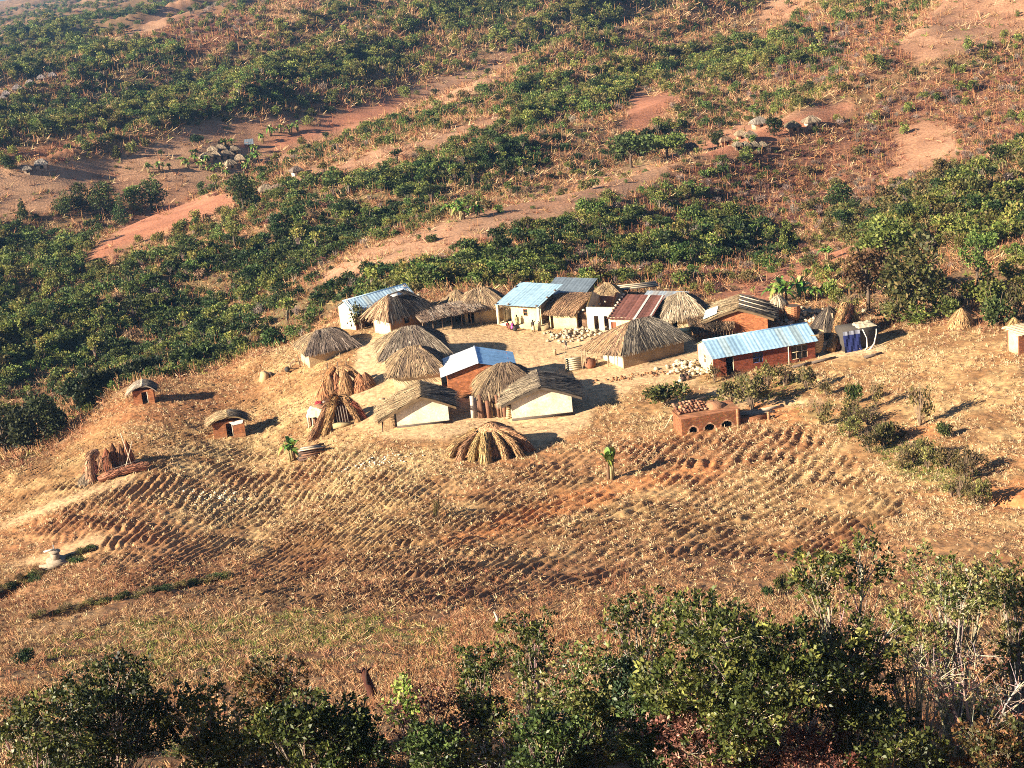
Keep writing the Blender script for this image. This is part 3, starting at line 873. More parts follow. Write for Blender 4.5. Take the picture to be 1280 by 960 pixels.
# ---- hut with twin thatch at the back
r = empty('thatched_hut', site(582, 405, R(8), 5.0, 4.2), R(8), 'round-backed straw hut at the back of the yard beside the pole shelter, ochre wall', 'hut')
wall_sides(r, 5.0, 4.2, 2.3, {'F': OCHRE}, {'F': 'mud'}, {'F': [(.4, 1.2, .0, 1.7, 'hole')]})
thatch_roof(r, roof_patches(5.0, 4.2, 2.3, 1.5, 'hip', 'x', .7, .5, 1.8), [(.42, .29, .16), (.34, .23, .13), (.48, .34, .2), (.24, .16, .1)], [None, None, None, SHADE_SIDE], seed=261, per=40, ln=1.2)
mb = MB(); PP = roof_patches(3.2, 3.4, 2.1, 1.6, 'hip', 'x', .6, .4, 1.4)
PP = [[(x - 2.9, y + 1.2, z) for x, y, z in q] for q in PP]
slab(mb, PP, .25, (.3, .2, .12)); strands(mb, PP, STRAW, 40, seed=266, ln=1.1); mb.build('side_roof', MT['thatch'], r)

# ---- long open shelter
r = empty('pole_shelter', site(530, 417, R(25), 8.0, 2.6), R(25), 'long low open shelter of poles roofed with a ragged layer of grass', 'shelter')
P = [[(-4.25, 1.4, 2.3), (4.25, 1.4, 2.2), (-4.35, -1.6, 1.75), (4.25, -1.6, 1.75)]]
mb = MB(); slab(mb, P, .18, (.36, .27, .19)); strands(mb, P, [(.48, .37, .27), (.40, .29, .2), (.58, .46, .35), (.3, .2, .14)], 60, ln=.9, seed=281, lift=.22, over=.4); mb.build('roof', MT['thatch'], r)
for i in range(7):
    for y in (-1.2, 1.0):
        mb = MB(); x = -4 + i * 1.33; mb.tube([(x, y, -.8), (x + random.uniform(-.1, .1), y, 1.8)], .06, 5, (.22, .15, .1)); mb.build('post', MT['wood'], r)

# second short shelter joining the verandah house
r = empty('pole_shelter', site(588, 403, R(5), 4.6, 2.2), R(5), 'short pole rack heaped with brush, left of the verandah house', 'shelter')
P = [[(-2.4, 1.2, 2.35), (2.6, 1.2, 2.35), (-2.4, -1.3, 2.1), (2.5, -1.3, 2.1)]]
mb = MB(); slab(mb, P, .2, (.3, .2, .13)); strands(mb, P, [(.40, .27, .18), (.30, .2, .13), (.46, .33, .22), (.2, .14, .1)], 60, ln=.9, seed=291, lift=.3, over=.5); mb.build('roof', MT['thatch'], r)
for x in (-2.1, -.7, .8, 2.2):
    mb = MB(); mb.tube([(x, -1.1, -.8), (x, -1.1, 2.05)], .06, 5, (.25, .17, .11)); mb.build('post', MT['wood'], r)

# ---- verandah house
r = empty('verandah_house', site(630, 404, R(-30), 5.6, 4.4), R(-30), 'cream house with blue roof carried over a verandah, people by its wall', 'house')
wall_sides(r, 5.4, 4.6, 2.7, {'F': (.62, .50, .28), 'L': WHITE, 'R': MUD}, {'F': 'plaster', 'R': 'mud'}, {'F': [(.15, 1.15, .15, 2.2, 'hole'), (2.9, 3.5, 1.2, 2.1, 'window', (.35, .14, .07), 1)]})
P = [[(-2.7, 2.9, 3.95), (3.4, 2.9, 3.95), (-3.3, -3.3, 2.75), (2.95, -3.3, 2.75)]]
sheet_roof(r, P, (.42, .62, .74), .07, seed=12)
mb = MB()
rg = random.Random(4)
for i in range(8):
    a, b = rg.choice([(.02, rg.random()), (.98, rg.random()), (rg.random(), .97), (rg.random(), .04)])
    q = Vector(P[0][0]).lerp(Vector(P[0][1]), a).lerp(Vector(P[0][2]).lerp(Vector(P[0][3]), a), b); mb.lump((q.x, q.y, q.z + .1), .16, (.16, .11, .08), i, .7, 6, 4)
tag(mb.build('roof_stone', MT['stone'], r), kind='stuff')
for x in (-3.1, 2.75):
    mb = MB(); mb.box((x - .14, -3.1, -.9), (x + .14, -2.82, 2.72), (.66, .56, .38)); mb.build('verandah_post', MT['plaster'], r)
plinth(r, 5.9, 5.6, (.58, .42, .24), .18, .3)
# grey sheet roof behind it
r = empty('sheet_house', site(684, 386, R(-26), 5.2, 4.0), R(-26), 'low house under dull grey sheets weighted with stones, behind the verandah house', 'house')
wall_sides(r, 5.2, 4.0, 2.2, {'F': MUD}, {'F': 'mud'}, {'F': [(2, 2.8, 0, 1.8, 'door')]})
sheet_roof(r, roof_patches(5.2, 4.0, 2.2, .8, 'mono', 'x', .4, .4), (.22, .27, .31), .12, seed=14)

# ---- small house with a grass covered roof
r = empty('stone_house', site(688, 411, R(-24), 3.6, 4.4), R(-24), 'small house with brown grass roof and rough stone wall, right of the verandah house', 'house')
wall_sides(r, 3.6, 4.4, 2.2, {'F': (.64, .50, .28), 'R': (.20, .12, .07), 'L': MUD}, {'F': 'plaster', 'R': 'brick', 'L': 'mud', 'B': 'mud'}, {'F': [(-.0 + .12, .5, .0, 1.7, 'hole')]})
P = [[(-2.3, 2.6, 3.15), (2.9, 2.6, 3.3), (-2.4, -2.7, 2.2), (1.9, -2.7, 2.2)]]
thatch_roof(r, P, [(.36, .20, .105), (.29, .155, .085), (.43, .26, .14), (.22, .125, .075)], seed=301, per=55, ln=1.3, th=.2)
mb = MB(); mb.box((1.802, -1.6, -.9), (3.4, 2.1, 2.0), (.21, .125, .075)); mb.build('side_room', MT['brick'], r)
mb = MB()
for i in range(6): mb.lump((2.0 + i * .55, -2.0 + .5 * i, 2.25 + .12 * i), .2, (.5, .42, .32), i, .7, 6, 4)
tag(mb.build('roof_stone', MT['stone'], r), kind='stuff')

# ---- roofless compartment + rusty roof
r = empty('ruined_house', site(735, 414, R(-22), 3.4, 5.0), R(-22), 'roofless white-fronted house with dark openings and stepped bare gable walls', 'house')
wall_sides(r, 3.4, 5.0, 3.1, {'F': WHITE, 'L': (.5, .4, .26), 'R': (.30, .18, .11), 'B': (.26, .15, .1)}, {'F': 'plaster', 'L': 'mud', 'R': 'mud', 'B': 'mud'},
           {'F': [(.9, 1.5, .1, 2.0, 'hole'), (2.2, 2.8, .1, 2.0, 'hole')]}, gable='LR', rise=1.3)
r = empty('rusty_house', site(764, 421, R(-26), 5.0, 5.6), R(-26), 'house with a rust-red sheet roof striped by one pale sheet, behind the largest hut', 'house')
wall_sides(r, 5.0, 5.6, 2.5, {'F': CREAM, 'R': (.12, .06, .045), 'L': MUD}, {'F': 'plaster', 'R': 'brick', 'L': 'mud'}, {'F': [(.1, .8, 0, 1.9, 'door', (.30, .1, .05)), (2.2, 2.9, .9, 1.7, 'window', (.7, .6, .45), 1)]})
P = [[(-2.7, 3.0, 3.7), (2.7, 3.0, 3.7), (-2.8, -3.2, 2.4), (2.9, -3.2, 2.4)]]
sheet_roof(r, P, (.15, .062, .048), .3, seed=21, mat='rust', sheet=.7)
mb = MB()
for a, wd in ((.60, .055), (.93, .04)):
    q = [Vector(P[0][0]).lerp(Vector(P[0][1]), a), Vector(P[0][0]).lerp(Vector(P[0][1]), a + wd), Vector(P[0][2]).lerp(Vector(P[0][3]), a + wd), Vector(P[0][2]).lerp(Vector(P[0][3]), a)]
    mb.poly([p + Vector((0, 0, .06)) for p in q], (.72, .66, .58))
mb.build('pale_sheet', MT['metal'], r)
mb = MB()
for i in range(9): mb.lump((-2.7, 2.7 - i * .68, 3.75 - i * .145), .2, (.6, .46, .33), i + 30, .7, 6, 4)
tag(mb.build('roof_stone', MT['stone'], r), kind='stuff')
r = empty('sheet_house', site(800, 403, R(-24), 5.0, 4.0), R(-24), 'dark walled house with a single pale grey sheet along its eave, behind the rust-red roof', 'house')
wall_sides(r, 5.0, 4.0, 2.3, {'F': (.13, .055, .04)}, {'F': 'brick'}, {})
sheet_roof(r, roof_patches(5.0, 4.0, 2.3, .5, 'mono', 'x', .5, .3), (.42, .47, .50), .1, seed=23)
# hut and rack behind them
r = empty('thatched_hut', site(747, 392, R(-4), 3.0, 2.8), R(-4), 'small straw roof peeping over the roofless white-fronted house', 'hut')
wall_sides(r, 3.0, 2.8, 2.2, {'F': MUD}, {'F': 'mud'}, {})
thatch_roof(r, roof_patches(3.0, 2.8, 2.2, 1.3, 'hip', 'x', .6, .4, 1.2), STRAW, seed=321, per=45, ln=.9)
r = empty('drying_rack', site(775, 385, R(3), 5.0, 2.4), R(3), 'dark pole rack with planks on top standing behind the rust-red roof', 'rack')
for x in (-2.3, -1.1, .2, 1.2, 2.4):
    for y in (-1, 1):
        mb = MB(); mb.tube([(x, y, -.8), (x, y, 2.3)], .07, 5, (.10, .08, .06)); mb.build('post', MT['wood'], r)
mb = MB()
for i in range(6): mb.box((-2.7, -1.2 + i * .42, 2.3), (2.7, -.9 + i * .42, 2.38), ((.52, .42, .28) if i % 2 else (.09, .07, .06)))
mb.build('planks', MT['wood'], r)
r = empty('pole_tripod', gpt(826, 388, 100), 0, 'three pale poles tied into a tripod behind the yard', 'tripod')
for a in range(3):
    mb = MB(); mb.tube([(.5 * math.cos(a * 2.1 + .3), .5 * math.sin(a * 2.1 + .3), -.2), (-.05 * math.cos(a * 2.1), 0, 2.6)], .05, 5, (.55, .45, .32)); mb.build('pole', MT['wood'], r)

# ---- pale conical hut right of the rusty roof
r = empty('thatched_hut', site(831, 416, R(-2), 4.8, 4.4), R(-2), 'pale peaked thatch hut with a stick porch, between the rust-red roof and the patched roof', 'hut')
wall_sides(r, 4.8, 4.4, 2.4, {'F': CREAM, 'R': MUD}, {'F': 'mud'}, {'F': [(1.0, 1.6, 0, 1.7, 'hole')]})
thatch_roof(r, roof_patches(4.8, 4.4, 2.4, 1.8, 'hip', 'x', .7, .5, 1.9), [(.46, .36, .23), (.38, .29, .18), (.54, .43, .29), (.28, .21, .14)], [None, None, None, SHADE_SIDE], seed=341, per=45, ln=1.4)
mb = MB()
for i in range(12): mb.tube([(.4 + i * .22, -2.9, -.6), (.4 + i * .22, -2.9, 1.5 + .1 * (i % 3))], .05, 4, (.45, .3, .17))
mb.build('stick_porch', MT['wood'], r)

# ---- brick house with patched thatch roof
r = empty('brick_house', site(889, 420, R(-10), 6.8, 4.8), R(-10), 'brick house under patched straw, plastic and dark poles, behind the long blue roof', 'house')
wall_sides(r, 6.8, 4.8, 2.2, {'F': BRICKO}, {'F': 'brick'}, {}, gable='FB', rise=1.2)
P = roof_patches(6.8, 4.8, 2.2, 1.2, 'gable', 'y', .8, .5)
thatch_roof(r, P, STRAW, [[(.58, .42, .23), (.48, .34, .19), (.64, .5, .3), (.36, .25, .14)], [(.07, .06, .055), (.05, .045, .04), (.36, .3, .22), (.04, .035, .03)]], seed=361, bulge=.09, lift=.17, per=40, ln=1.6)
mb = MB(); A = [Vector(p) for p in P[0]]
f = lambda u, v: A[0].lerp(A[1], u).lerp(A[2].lerp(A[3], u), v) + Vector((0, 0, .36))
mb.poly([f(.05, .62), f(.6, .6), f(.62, .98), f(.02, 1.0)], (.72, .76, .74)); mb.build('plastic_sheet', MT['cloth'], r)
mb = MB(); A = [Vector(p) for p in P[1]]
for i in range(7): mb.tube([f(.05 + i * .14, .02), f(.08 + i * .14, 1.02)], .06, 5, ((.55, .46, .34) if i % 2 else (.06, .05, .045)))
mb.build('roof_pole', MT['wood'], r)
# dark brush lean-to in front of it
r = empty('brush_shelter', site(868, 426, R(6), 4.6, 2.6), R(6), 'low dark brush lean-to against the front of the patched brick house', 'shelter')
P = [[(-2.6, 1.4, 2.0), (3.2, 1.4, 2.2), (-2.4, -1.6, 1.2), (2.6, -1.6, 1.2)]]
mb = MB(); slab(mb, P, .3, (.14, .085, .05)); strands(mb, P, [(.26, .155, .085), (.15, .09, .055), (.36, .23, .13), (.07, .05, .035)], 80, ln=.8, seed=381, lift=.4, over=.5); mb.build('roof', MT['thatch'], r)
mb = MB()
for i in range(14): mb.tube([(-2.3 + i * .36, -1.3, -.6), (-2.3 + i * .36, -1.3, 1.15)], .07, 4, (.4, .27, .15))
mb.build('stick_wall', MT['wood'], r)
r = empty('crate', gpt(856, 424, 100), R(8), 'pale plank crate beside the peaked thatch hut', 'crate')
mb = MB()
for i in range(4): mb.box((-.8, -.5, .05 + i * .33), (.8, .5, .33 + i * .33), (.66 - .04 * i, .5, .28)); 
mb.build('slats', MT['wood'], r)

# ---- latrines
def latrine(px, py, yaw, w, label, roofpal, sheet=None, seed=0):
    r = empty('latrine_hut', site(px, py, yaw, w, 2.0), yaw, label, 'latrine')
    wall_sides(r, w, 2.0, 1.9, {'F': (.34, .135, .06), 'L': (.38, .17, .08), 'R': (.3, .1, .05)}, {'F': 'brick'}, {'F': [(w * .42, w * .42 + .75, 0, 1.65, 'jamb', (.5, .42, .32))]}, t=.16)
    P = roof_patches(w, 2.0, 1.9, .6, 'gable', 'y', .45, .35)
    thatch_roof(r, P, roofpal, [roofpal, SHADE_SIDE], seed=seed, per=70, ln=.9, th=.14, wd=.045)
    if sheet:
        mb = MB(); mb.poly([(w * .02, -1.03, 1.75), (w * .5, -1.03, 1.9), (w * .45, -1.05, 1.45), (w * .15, -1.05, 1.35)], sheet); mb.build('cloth', MT['cloth'], r)
    return r


latrine(168, 508, R(6), 2.5, 'small brick latrine with pale grey thatch, highest up in the left field', [(.60, .50, .38), (.52, .42, .32), (.66, .56, .43), (.44, .35, .26)], None, 401)
latrine(268, 549, R(8), 3.6, 'small brick latrine with straw thatch and white cloth by its doorway in the left field', [(.56, .40, .21), (.47, .33, .17), (.64, .47, .26), (.38, .26, .14)], (.8, .76, .66), 411)
r = empty('brick_hut', site(1274, 444, R(14), 3.4, 2.4), R(14), 'brick hut cut by the right edge, roofed with bare poles, cream left wall', 'hut')
wall_sides(r, 3.4, 2.4, 2.3, {'F': (.30, .11, .055), 'L': (.66, .5, .28)}, {'F': 'brick', 'L': 'plaster'}, {})
mb = MB()
for i in range(14): mb.tube([(-2.3 + .2 * (i % 3), -1.7 + i * .25, 2.36 + .04 * (i % 2)), (2.6, -1.6 + i * .25, 2.4)], .055, 5, (.55, .42, .28))
for x in (-1.7, 0, 1.7): mb.tube([(x, -1.8, 2.3), (x, 1.8, 2.3)], .06, 5, (.4, .3, .2))
mb.build('roof_pole', MT['wood'], r)
# ------------------------------------------------------------------ things around the yard
def bundle(name, root, pts, r0, r1, col, seed, ties=True):
    """a bound bundle of thatching grass along a curve, shaggy with loose stalks"""
    rg = np.random.default_rng(seed); mb = MB()
    pts = [Vector(p) for p in pts]
    m = 10; cur = []
    for i in range(m + 1):
        t = i / m * (len(pts) - 1); k = min(int(t), len(pts) - 2); f = t - k
        p0 = pts[max(k - 1, 0)]; p1 = pts[k]; p2 = pts[k + 1]; p3 = pts[min(k + 2, len(pts) - 1)]
        cur.append(.5 * ((2 * p1) + (p2 - p0) * f + (2 * p0 - 5 * p1 + 4 * p2 - p3) * f * f + (3 * p1 - p0 - 3 * p2 + p3) * f ** 3))
    rad = [lerp(r0, r1, i / m) * (1 + .12 * rg.normal()) for i in range(m + 1)]
    mb.tube(cur, rad, 8, [c * .45 for c in col])  # core darkened to paint the shade between loose stalks
    n = 1500
    idx = rg.random(n) * (m - 1.01); k = idx.astype(int); f = idx - k
    CU_ = np.array([tuple(c) for c in cur]); p = CU_[k] * (1 - f)[:, None] + CU_[k + 1] * f[:, None]
    tg = CU_[np.minimum(k + 2, m)] - CU_[k]; tg /= np.linalg.norm(tg, axis=1)[:, None]
    a = rg.normal(size=(n, 3)); a -= (a * tg).sum(1)[:, None] * tg; a /= np.linalg.norm(a, axis=1)[:, None]
    rr = np.interp(idx, np.arange(m + 1), rad)
    s = np.cross(tg, a)
    q0 = p + a * (rr * 1.0)[:, None]; q1 = q0 + tg * (.4 + .7 * rg.random(n))[:, None] + a * (.22 * rg.random(n) ** 2)[:, None]
    w = s * (.018 + .03 * rg.random(n))[:, None]
    mb.quads(np.stack([q0 - w, q0 + w, q1 + w * .5, q1 - w * .5], 1), np.array(col)[None] * (.25 + 1.5 * rg.random(n) ** 1.5)[:, None])
    if ties:
        for i in (3, 5, 7, 9):
            d = (cur[i + 1] - cur[i - 1]).normalized() * .04
            mb.tube([cur[i] - d * .6, cur[i] + d * .6], rad[i] * 1.05, 8, [c * .5 for c in col])
    return mb.build(name, MT['straw'], root)


def tuft_cone(name, root, c, r, h, col, seed, n=1400, flare=1.0):
    """loose shaggy heap: stalks leaning from the top outward"""
    rg = np.random.default_rng(seed); mb = MB()
    th = rg.random(n) * 2 * math.pi; v = rg.random(n) ** .8
    prof = lambda v: r * np.sin(np.clip(v, 0, 1) * math.pi / 2) ** flare
    P = lambda th, v, o: np.stack([c[0] + (prof(v) + o) * np.cos(th), c[1] + (prof(v) + o) * np.sin(th), c[2] + h * (1 - v) + .0 * o], 1)
    L = .22 + .25 * rg.random(n)
    p0 = P(th, v, .02); p1 = P(th + rg.normal(0, .08, n), np.minimum(v + L, 1.06), .05 + .26 * rg.random(n) ** 2)
    s = np.stack([-np.sin(th), np.cos(th), 0 * th], 1) * (.02 + .03 * rg.random(n))[:, None]
    mb.quads(np.stack([p0 - s, p0 + s, p1 + s * .5, p1 - s * .5], 1), np.array(col)[None] * (.28 + 1.4 * rg.random(n) ** 1.4)[:, None])
    k = len(mb.v); seg = 12; rows = 6
    for i in range(rows + 1):
        for j in range(seg):
            t = 2 * math.pi * j / seg; q = float(prof(np.array(i / rows)))
            mb.v.append((c[0] + q * math.cos(t), c[1] + q * math.sin(t), c[2] + h * (1 - i / rows)))
    for i in range(rows):
        for j in range(seg):
            j2 = (j + 1) % seg; mb.f.append((k + i * seg + j, k + (i + 1) * seg + j, k + (i + 1) * seg + j2, k + i * seg + j2)); mb.c.append(tuple(x * .4 for x in col))  # inner skin darkened as painted shade behind the stalks
    return mb.build(name, MT['straw'], root)


HAY = (.40, .245, .11); RUST = (.33, .185, .085)


def rel(root, x, y):
    """height of the ground under a local point of an unrotated root"""
    return float(gh(root.location.x + x, root.location.y + y)) - root.location.z


# the octopus-like stack in front of the white huts
c = gpt(612, 566, 100)
r = empty('grass_stack', c, 0, 'big tan stack of thatching grass with bundles splayed like legs, below the two cream huts', 'grass stack')
tuft_cone('heap', r, (.5, .7, rel(r, .5, .6) - .1), 2.9, 3.15, HAY, 501, 8000, .55)
for i, (ang, ln, rb) in enumerate(((192, 4.3, .50), (214, 3.8, .36), (236, 3.3, .42), (262, 3.5, .58), (300, 3.4, .36), (322, 4.1, .40), (345, 4.4, .5), (20, 3.8, .4), (150, 3.0, .4))):
    a = R(ang); e = (ln * math.cos(a), ln * math.sin(a) + .3)
    z1 = rel(r, *e)
    bundle('grass_bundle', r, [(1.3 * math.cos(a), .3 + 1.1 * math.sin(a), 2.35), (e[0] * .62, e[1] * .62 + .1, 1.85), (e[0] * .8, e[1] * .8, z1 + 1.15), (e[0], e[1], z1 - .1)], rb * .8, rb, tuple(x * (.95 + .12 * ((i * 7) % 5) / 5) for x in HAY), 510 + i)

# rust-coloured bundles leaning on a frame (upper group)
c = gpt(428, 490, 100)
r = empty('grass_stack', c, 0, 'upper stack of rust-brown grass sheaves leaning together below the leftmost thatched hut', 'grass stack')
for i, (x0, x1, h) in enumerate(((-1.5, -2.0, 2.7), (-.9, -1.2, 3.0), (-.3, -.5, 2.9), (.3, .6, 3.1), (.9, 2.2, 2.8), (1.1, 2.9, 2.7))):
    y0 = -.9 + .25 * (i % 3)
    tuft_cone('sheaf', r, (x1, y0, rel(r, x1, y0) - .1), 1.05, h * (1.0 if i < 4 else .7), (RUST if i % 2 else (.42, .22, .09)), 530 + i, 1300, 1.05)
bundle('grass_bundle', r, [(.4, .2, 3.0), (1.4, -.1, 2.3), (2.4, -.6, rel(r, 2.4, -.6) + .9), (3.0, -.9, rel(r, 3, -.9))], .42, .36, RUST, 541)
bundle('grass_bundle', r, [(-.6, .3, 3.1), (-1.2, 0, 2.3), (-1.6, -.8, 1.2), (-1.8, -1.2, rel(r, -1.8, -1.2))], .40, .34, (.40, .2, .08), 542)
for i, x in enumerate((-1.5, -.3, .7)):
    mb = MB(); mb.tube([(x, .3, rel(r, x, .3) - .2), (x + .15, .1, 3.7)], .06, 5, (.14, .1, .07)); mb.build('pole', MT['wood'], r)
# lower group over a low bench
c = gpt(426, 530, 100)
r = empty('grass_stack', c, 0, 'lower stack of tan grass rolls arched over dark poles, beside the cloth-covered heap', 'grass stack')
for i, (x0, x1, y1, h, col) in enumerate(((-1.2, -3.4, -1.6, 2.5, HAY), (-.3, -1.7, -1.4, 2.9, (.42, .23, .1)), (.8, 2.1, -.7, 2.9, RUST), (1.0, 2.6, -.2, 2.7, (.3, .12, .05)), (-.8, -2.6, -1.0, 2.4, (.45, .27, .12)))):
    z1 = rel(r, x1, y1)
    bundle('grass_bundle', r, [(x0 * .5, .5, h), (x0, .2, h - .15), (lerp(x0, x1, .6), lerp(.2, y1, .6), z1 + 1.2), (x1, y1, z1)], .36, .30, col, 550 + i)
tuft_cone('heap', r, (.2, .6, rel(r, .2, .6)), .9, 2.6, (.30, .15, .07), 556, 900)
for i in range(5):
    mb = MB(); x = -.3 + i * .3; mb.tube([(x - .1, -.2, 2.2), (x + .1, -.9, rel(r, x, -.9))], .05, 5, (.20, .16, .13)); mb.build('pole', MT['wood'], r)
mb = MB(); z = rel(r, 0, -1.2); mb.box((-.8, -1.3, z), (1.2, -.7, z + .5), (.36, .27, .14)); mb.build('bench', MT['wood'], r)
r = empty('heap_of_sacks', gpt(400, 527, 100), 0, 'heap draped in pale green cloth with dark red and white cloths on top', 'heap')
mb = MB(); mb.box((-1.1, -.7, -.6), (1.2, .9, 1.5), (.24, .13, .08)); mb.lump((.2, .3, 1.4), .9, (.26, .14, .08), 3, .7); mb.build('sacks', MT['mud'], r)


def drape(name, root, c, w, d, drop, col, seed, tilt=0.):
    mb = MB(); n = 12; rg = np.random.default_rng(seed)
    def q(i, j):
        u, v = i / n * 2 - 1, j / n * 2 - 1
        ex = max(abs(u), abs(v)); z = -drop * max(0, ex - .62) / .38 + .05 * math.sin(9 * u + seed) * math.cos(7 * v) + .03 * rg.normal()
        k = 1 - .12 * max(0, ex - .62)
        return (c[0] + u * w * k, c[1] + v * d * k, c[2] + z + tilt * u)
    g = [[q(i, j) for j in range(n + 1)] for i in range(n + 1)]
    for i in range(n):
        for j in range(n): mb.poly([g[i][j], g[i + 1][j], g[i + 1][j + 1], g[i][j + 1]], col)
    return mb.build(name, MT['cloth'], root)


drape('cloth', r, (-.1, -.1, 1.72), 1.35, 1.05, .8, (.60, .62, .40), 4, -.1)
drape('cloth', r, (.0, .75, 2.15), .45, .4, .25, (.34, .04, .05), 5); drape('cloth', r, (.95, .85, 2.1), .6, .3, .2, (.75, .68, .58), 6)
for x in (-1.25, -.75):
    mb = MB(); mb.tube([(x, -.95, -.7), (x + .05, -.85, 1.2)], .08, 5, (.6, .5, .36)); mb.build('leg', MT['wood'], r)

# wood pile with young banana beside it
r = empty('wood_pile', gpt(388, 571, 100), R(12), 'dark pile of split logs under planks, at the field edge beside a young banana', 'wood pile')
rg = random.Random(8)
for i in range(26):
    mb = MB(); k = i % 6; row = i // 6
    x = -1.2 + rg.uniform(-.3, .3); y = -.9 + k * .3
    mb.tube([(x, y, .12 + row * .27), (x + 2.3 + rg.uniform(-.3, .5), y + rg.uniform(-.1, .1), .14 + row * .27 + rg.uniform(-.06, .06))], .12, 6, rg.choice([(.10, .06, .045), (.16, .09, .06), (.24, .13, .08), (.05, .04, .035)]))
    mb.build('log', MT['wood'], r)
mb = MB(); mb.box((-1.3, -1.1, 1.22), (1.5, -.7, 1.28), (.6, .48, .34)); mb.box((-1.0, -.5, 1.23), (1.1, -.2, 1.30), (.5, .42, .3)); mb.build('planks', MT['wood'], r)

# bark fence between the cream huts
r = empty('bark_fence', gpt(612, 522, 100), R(4), 'rough reddish fence of upright bark slabs between the two cream huts', 'fence')
rg = random.Random(5)
for i in range(11):
    mb = MB(); x = -1.8 + i * .36 + rg.uniform(-.08, .08); h = rg.uniform(1.7, 3.0); y = rg.uniform(-.3, .3)
    w = rg.uniform(.10, .24); col = rg.choice([(.15, .08, .05), (.20, .10, .06), (.10, .06, .045), (.32, .2, .12)]) if i > 1 else (.5, .42, .34)
    mb.box((x - w, y - .06, -.8), (x + w, y + .06, h), col, Matrix.Rotation(rg.uniform(-.06, .06), 4, 'Y') @ Matrix.Rotation(rg.uniform(-.06, .06), 4, 'X')); mb.build('slab', MT['bark'], r)

# brick clamp kiln with three stoke holes
yk = R(12); kc = site(853, 546, yk, 6.4, 3.0)
r = empty('brick_kiln', kc, yk, 'rectangular clay brick kiln with three black stoke holes in its front', 'kiln')
mb = MB(); L_, D_, H_ = 6.4, 3.0, 1.9
hol = [(.75, .45), (2.45, .55), (4.25, .6)]
col = (.27, .115, .055); N = 64
xs = [L_ * i / N for i in range(N + 1)]; zs = [-.9 + (H_ + .9) * j / 30 for j in range(31)]
inh = lambda x, z: any(((x - (a + w)) / w) ** 2 + (max(0, z - .35) / .55) ** 2 < 1 and z > -.15 for a, w in hol)
for i in range(N):
    for j in range(30):
        mx, mz = (xs[i] + xs[i + 1]) / 2, (zs[j] + zs[j + 1]) / 2
        if inh(mx, mz): continue
        P = [(xs[i] - L_ / 2, -D_ / 2, zs[j]), (xs[i + 1] - L_ / 2, -D_ / 2, zs[j]), (xs[i + 1] - L_ / 2, -D_ / 2, zs[j + 1]), (xs[i] - L_ / 2, -D_ / 2, zs[j + 1])]
        edge = any(inh(mx + dx, mz + dz) for dx, dz in ((.14, 0), (-.14, 0), (0, .14), (0, -.14)))
        mb.poly(P, (.60, .36, .22) if edge else [c_ * (.8 + .4 * random.random()) for c_ in col])
        mb.poly([(p[0], p[1] + .35, p[2]) for p in reversed(P)], (.06, .04, .03))
for x0 in (-L_ / 2, L_ / 2): mb.poly([(x0, -D_ / 2, -.9), (x0, D_ / 2, -.9), (x0, D_ / 2, H_), (x0, -D_ / 2, H_)], col)
mb.poly([(-L_ / 2, D_ / 2, -.9), (L_ / 2, D_ / 2, -.9), (L_ / 2, D_ / 2, H_), (-L_ / 2, D_ / 2, H_)], col)
mb.poly([(-L_ / 2, -D_ / 2, H_), (L_ / 2, -D_ / 2, H_), (L_ / 2, D_ / 2, H_ + .1), (-L_ / 2, D_ / 2, H_ + .1)], (.33, .15, .075))
mb.build('body', MT['brick'], r)
mb = MB()
for i in range(5):
    y = -.2 + i * .42
    for k in range(9):
      if random.random() < .8: mb.box((-3.1 + k * .36, y + random.uniform(-.05, .05), H_ + .12 + .10 * i), (-2.77 + k * .36, y + .30, H_ + random.uniform(.26, .36) + .10 * i), random.choice([(.34, .16, .09), (.22, .10, .06), (.44, .26, .16)]), Matrix.Rotation(random.uniform(-.03, .03), 4, 'Z'))
tag(mb.build('loose_bricks', MT['brick'], r), kind='stuff')
mb = MB(); mb.lump((1.0, .7, H_ - .1), 1.3, (.34, .17, .09), 9, .5, 12, 7, .25); mb.build('mud_cap', MT['mud'], r)
mb = MB(); mb.box((3.203, -1.35, -.9), (6.3, -.8, .75), (.34, .15, .07)); mb.build('low_wall', MT['brick'], r)
for x in (2.9, 6.25):
    mb = MB(); mb.box((x - .15, -1.66, -.8), (x + .15, -1.503, 2.0 if x < 4 else 1.1), (.40, .2, .1)); mb.build('pillar', MT['brick'], r)
mb = MB(); mb.tube([(-4.2, 1.2, .2), (-2.5, 1.6, 2.3), (.6, 1.7, 2.75)], .06, 5, (.5, .38, .25)); mb.build('pole', MT['wood'], r)
for k in range(6):
    c = kc + Matrix.Rotation(yk, 3, 'Z') @ Vector((5.0 + random.uniform(-.6, 3.4), 1.0 + random.uniform(-.8, 1.0), 0)); c.z = float(gh(c.x, c.y))
    o = empty('log', c, yk + random.uniform(-.2, .2), 'grey log lying by the low wall at the right of the brick kiln', 'log', 'logs beside the brick kiln')
    mb = MB(); mb.tube([(-1.4, 0, .14), (1.4, 0, .14)], .13, 7, (.38, .29, .21)); mb.build('trunk', MT['wood'], o)


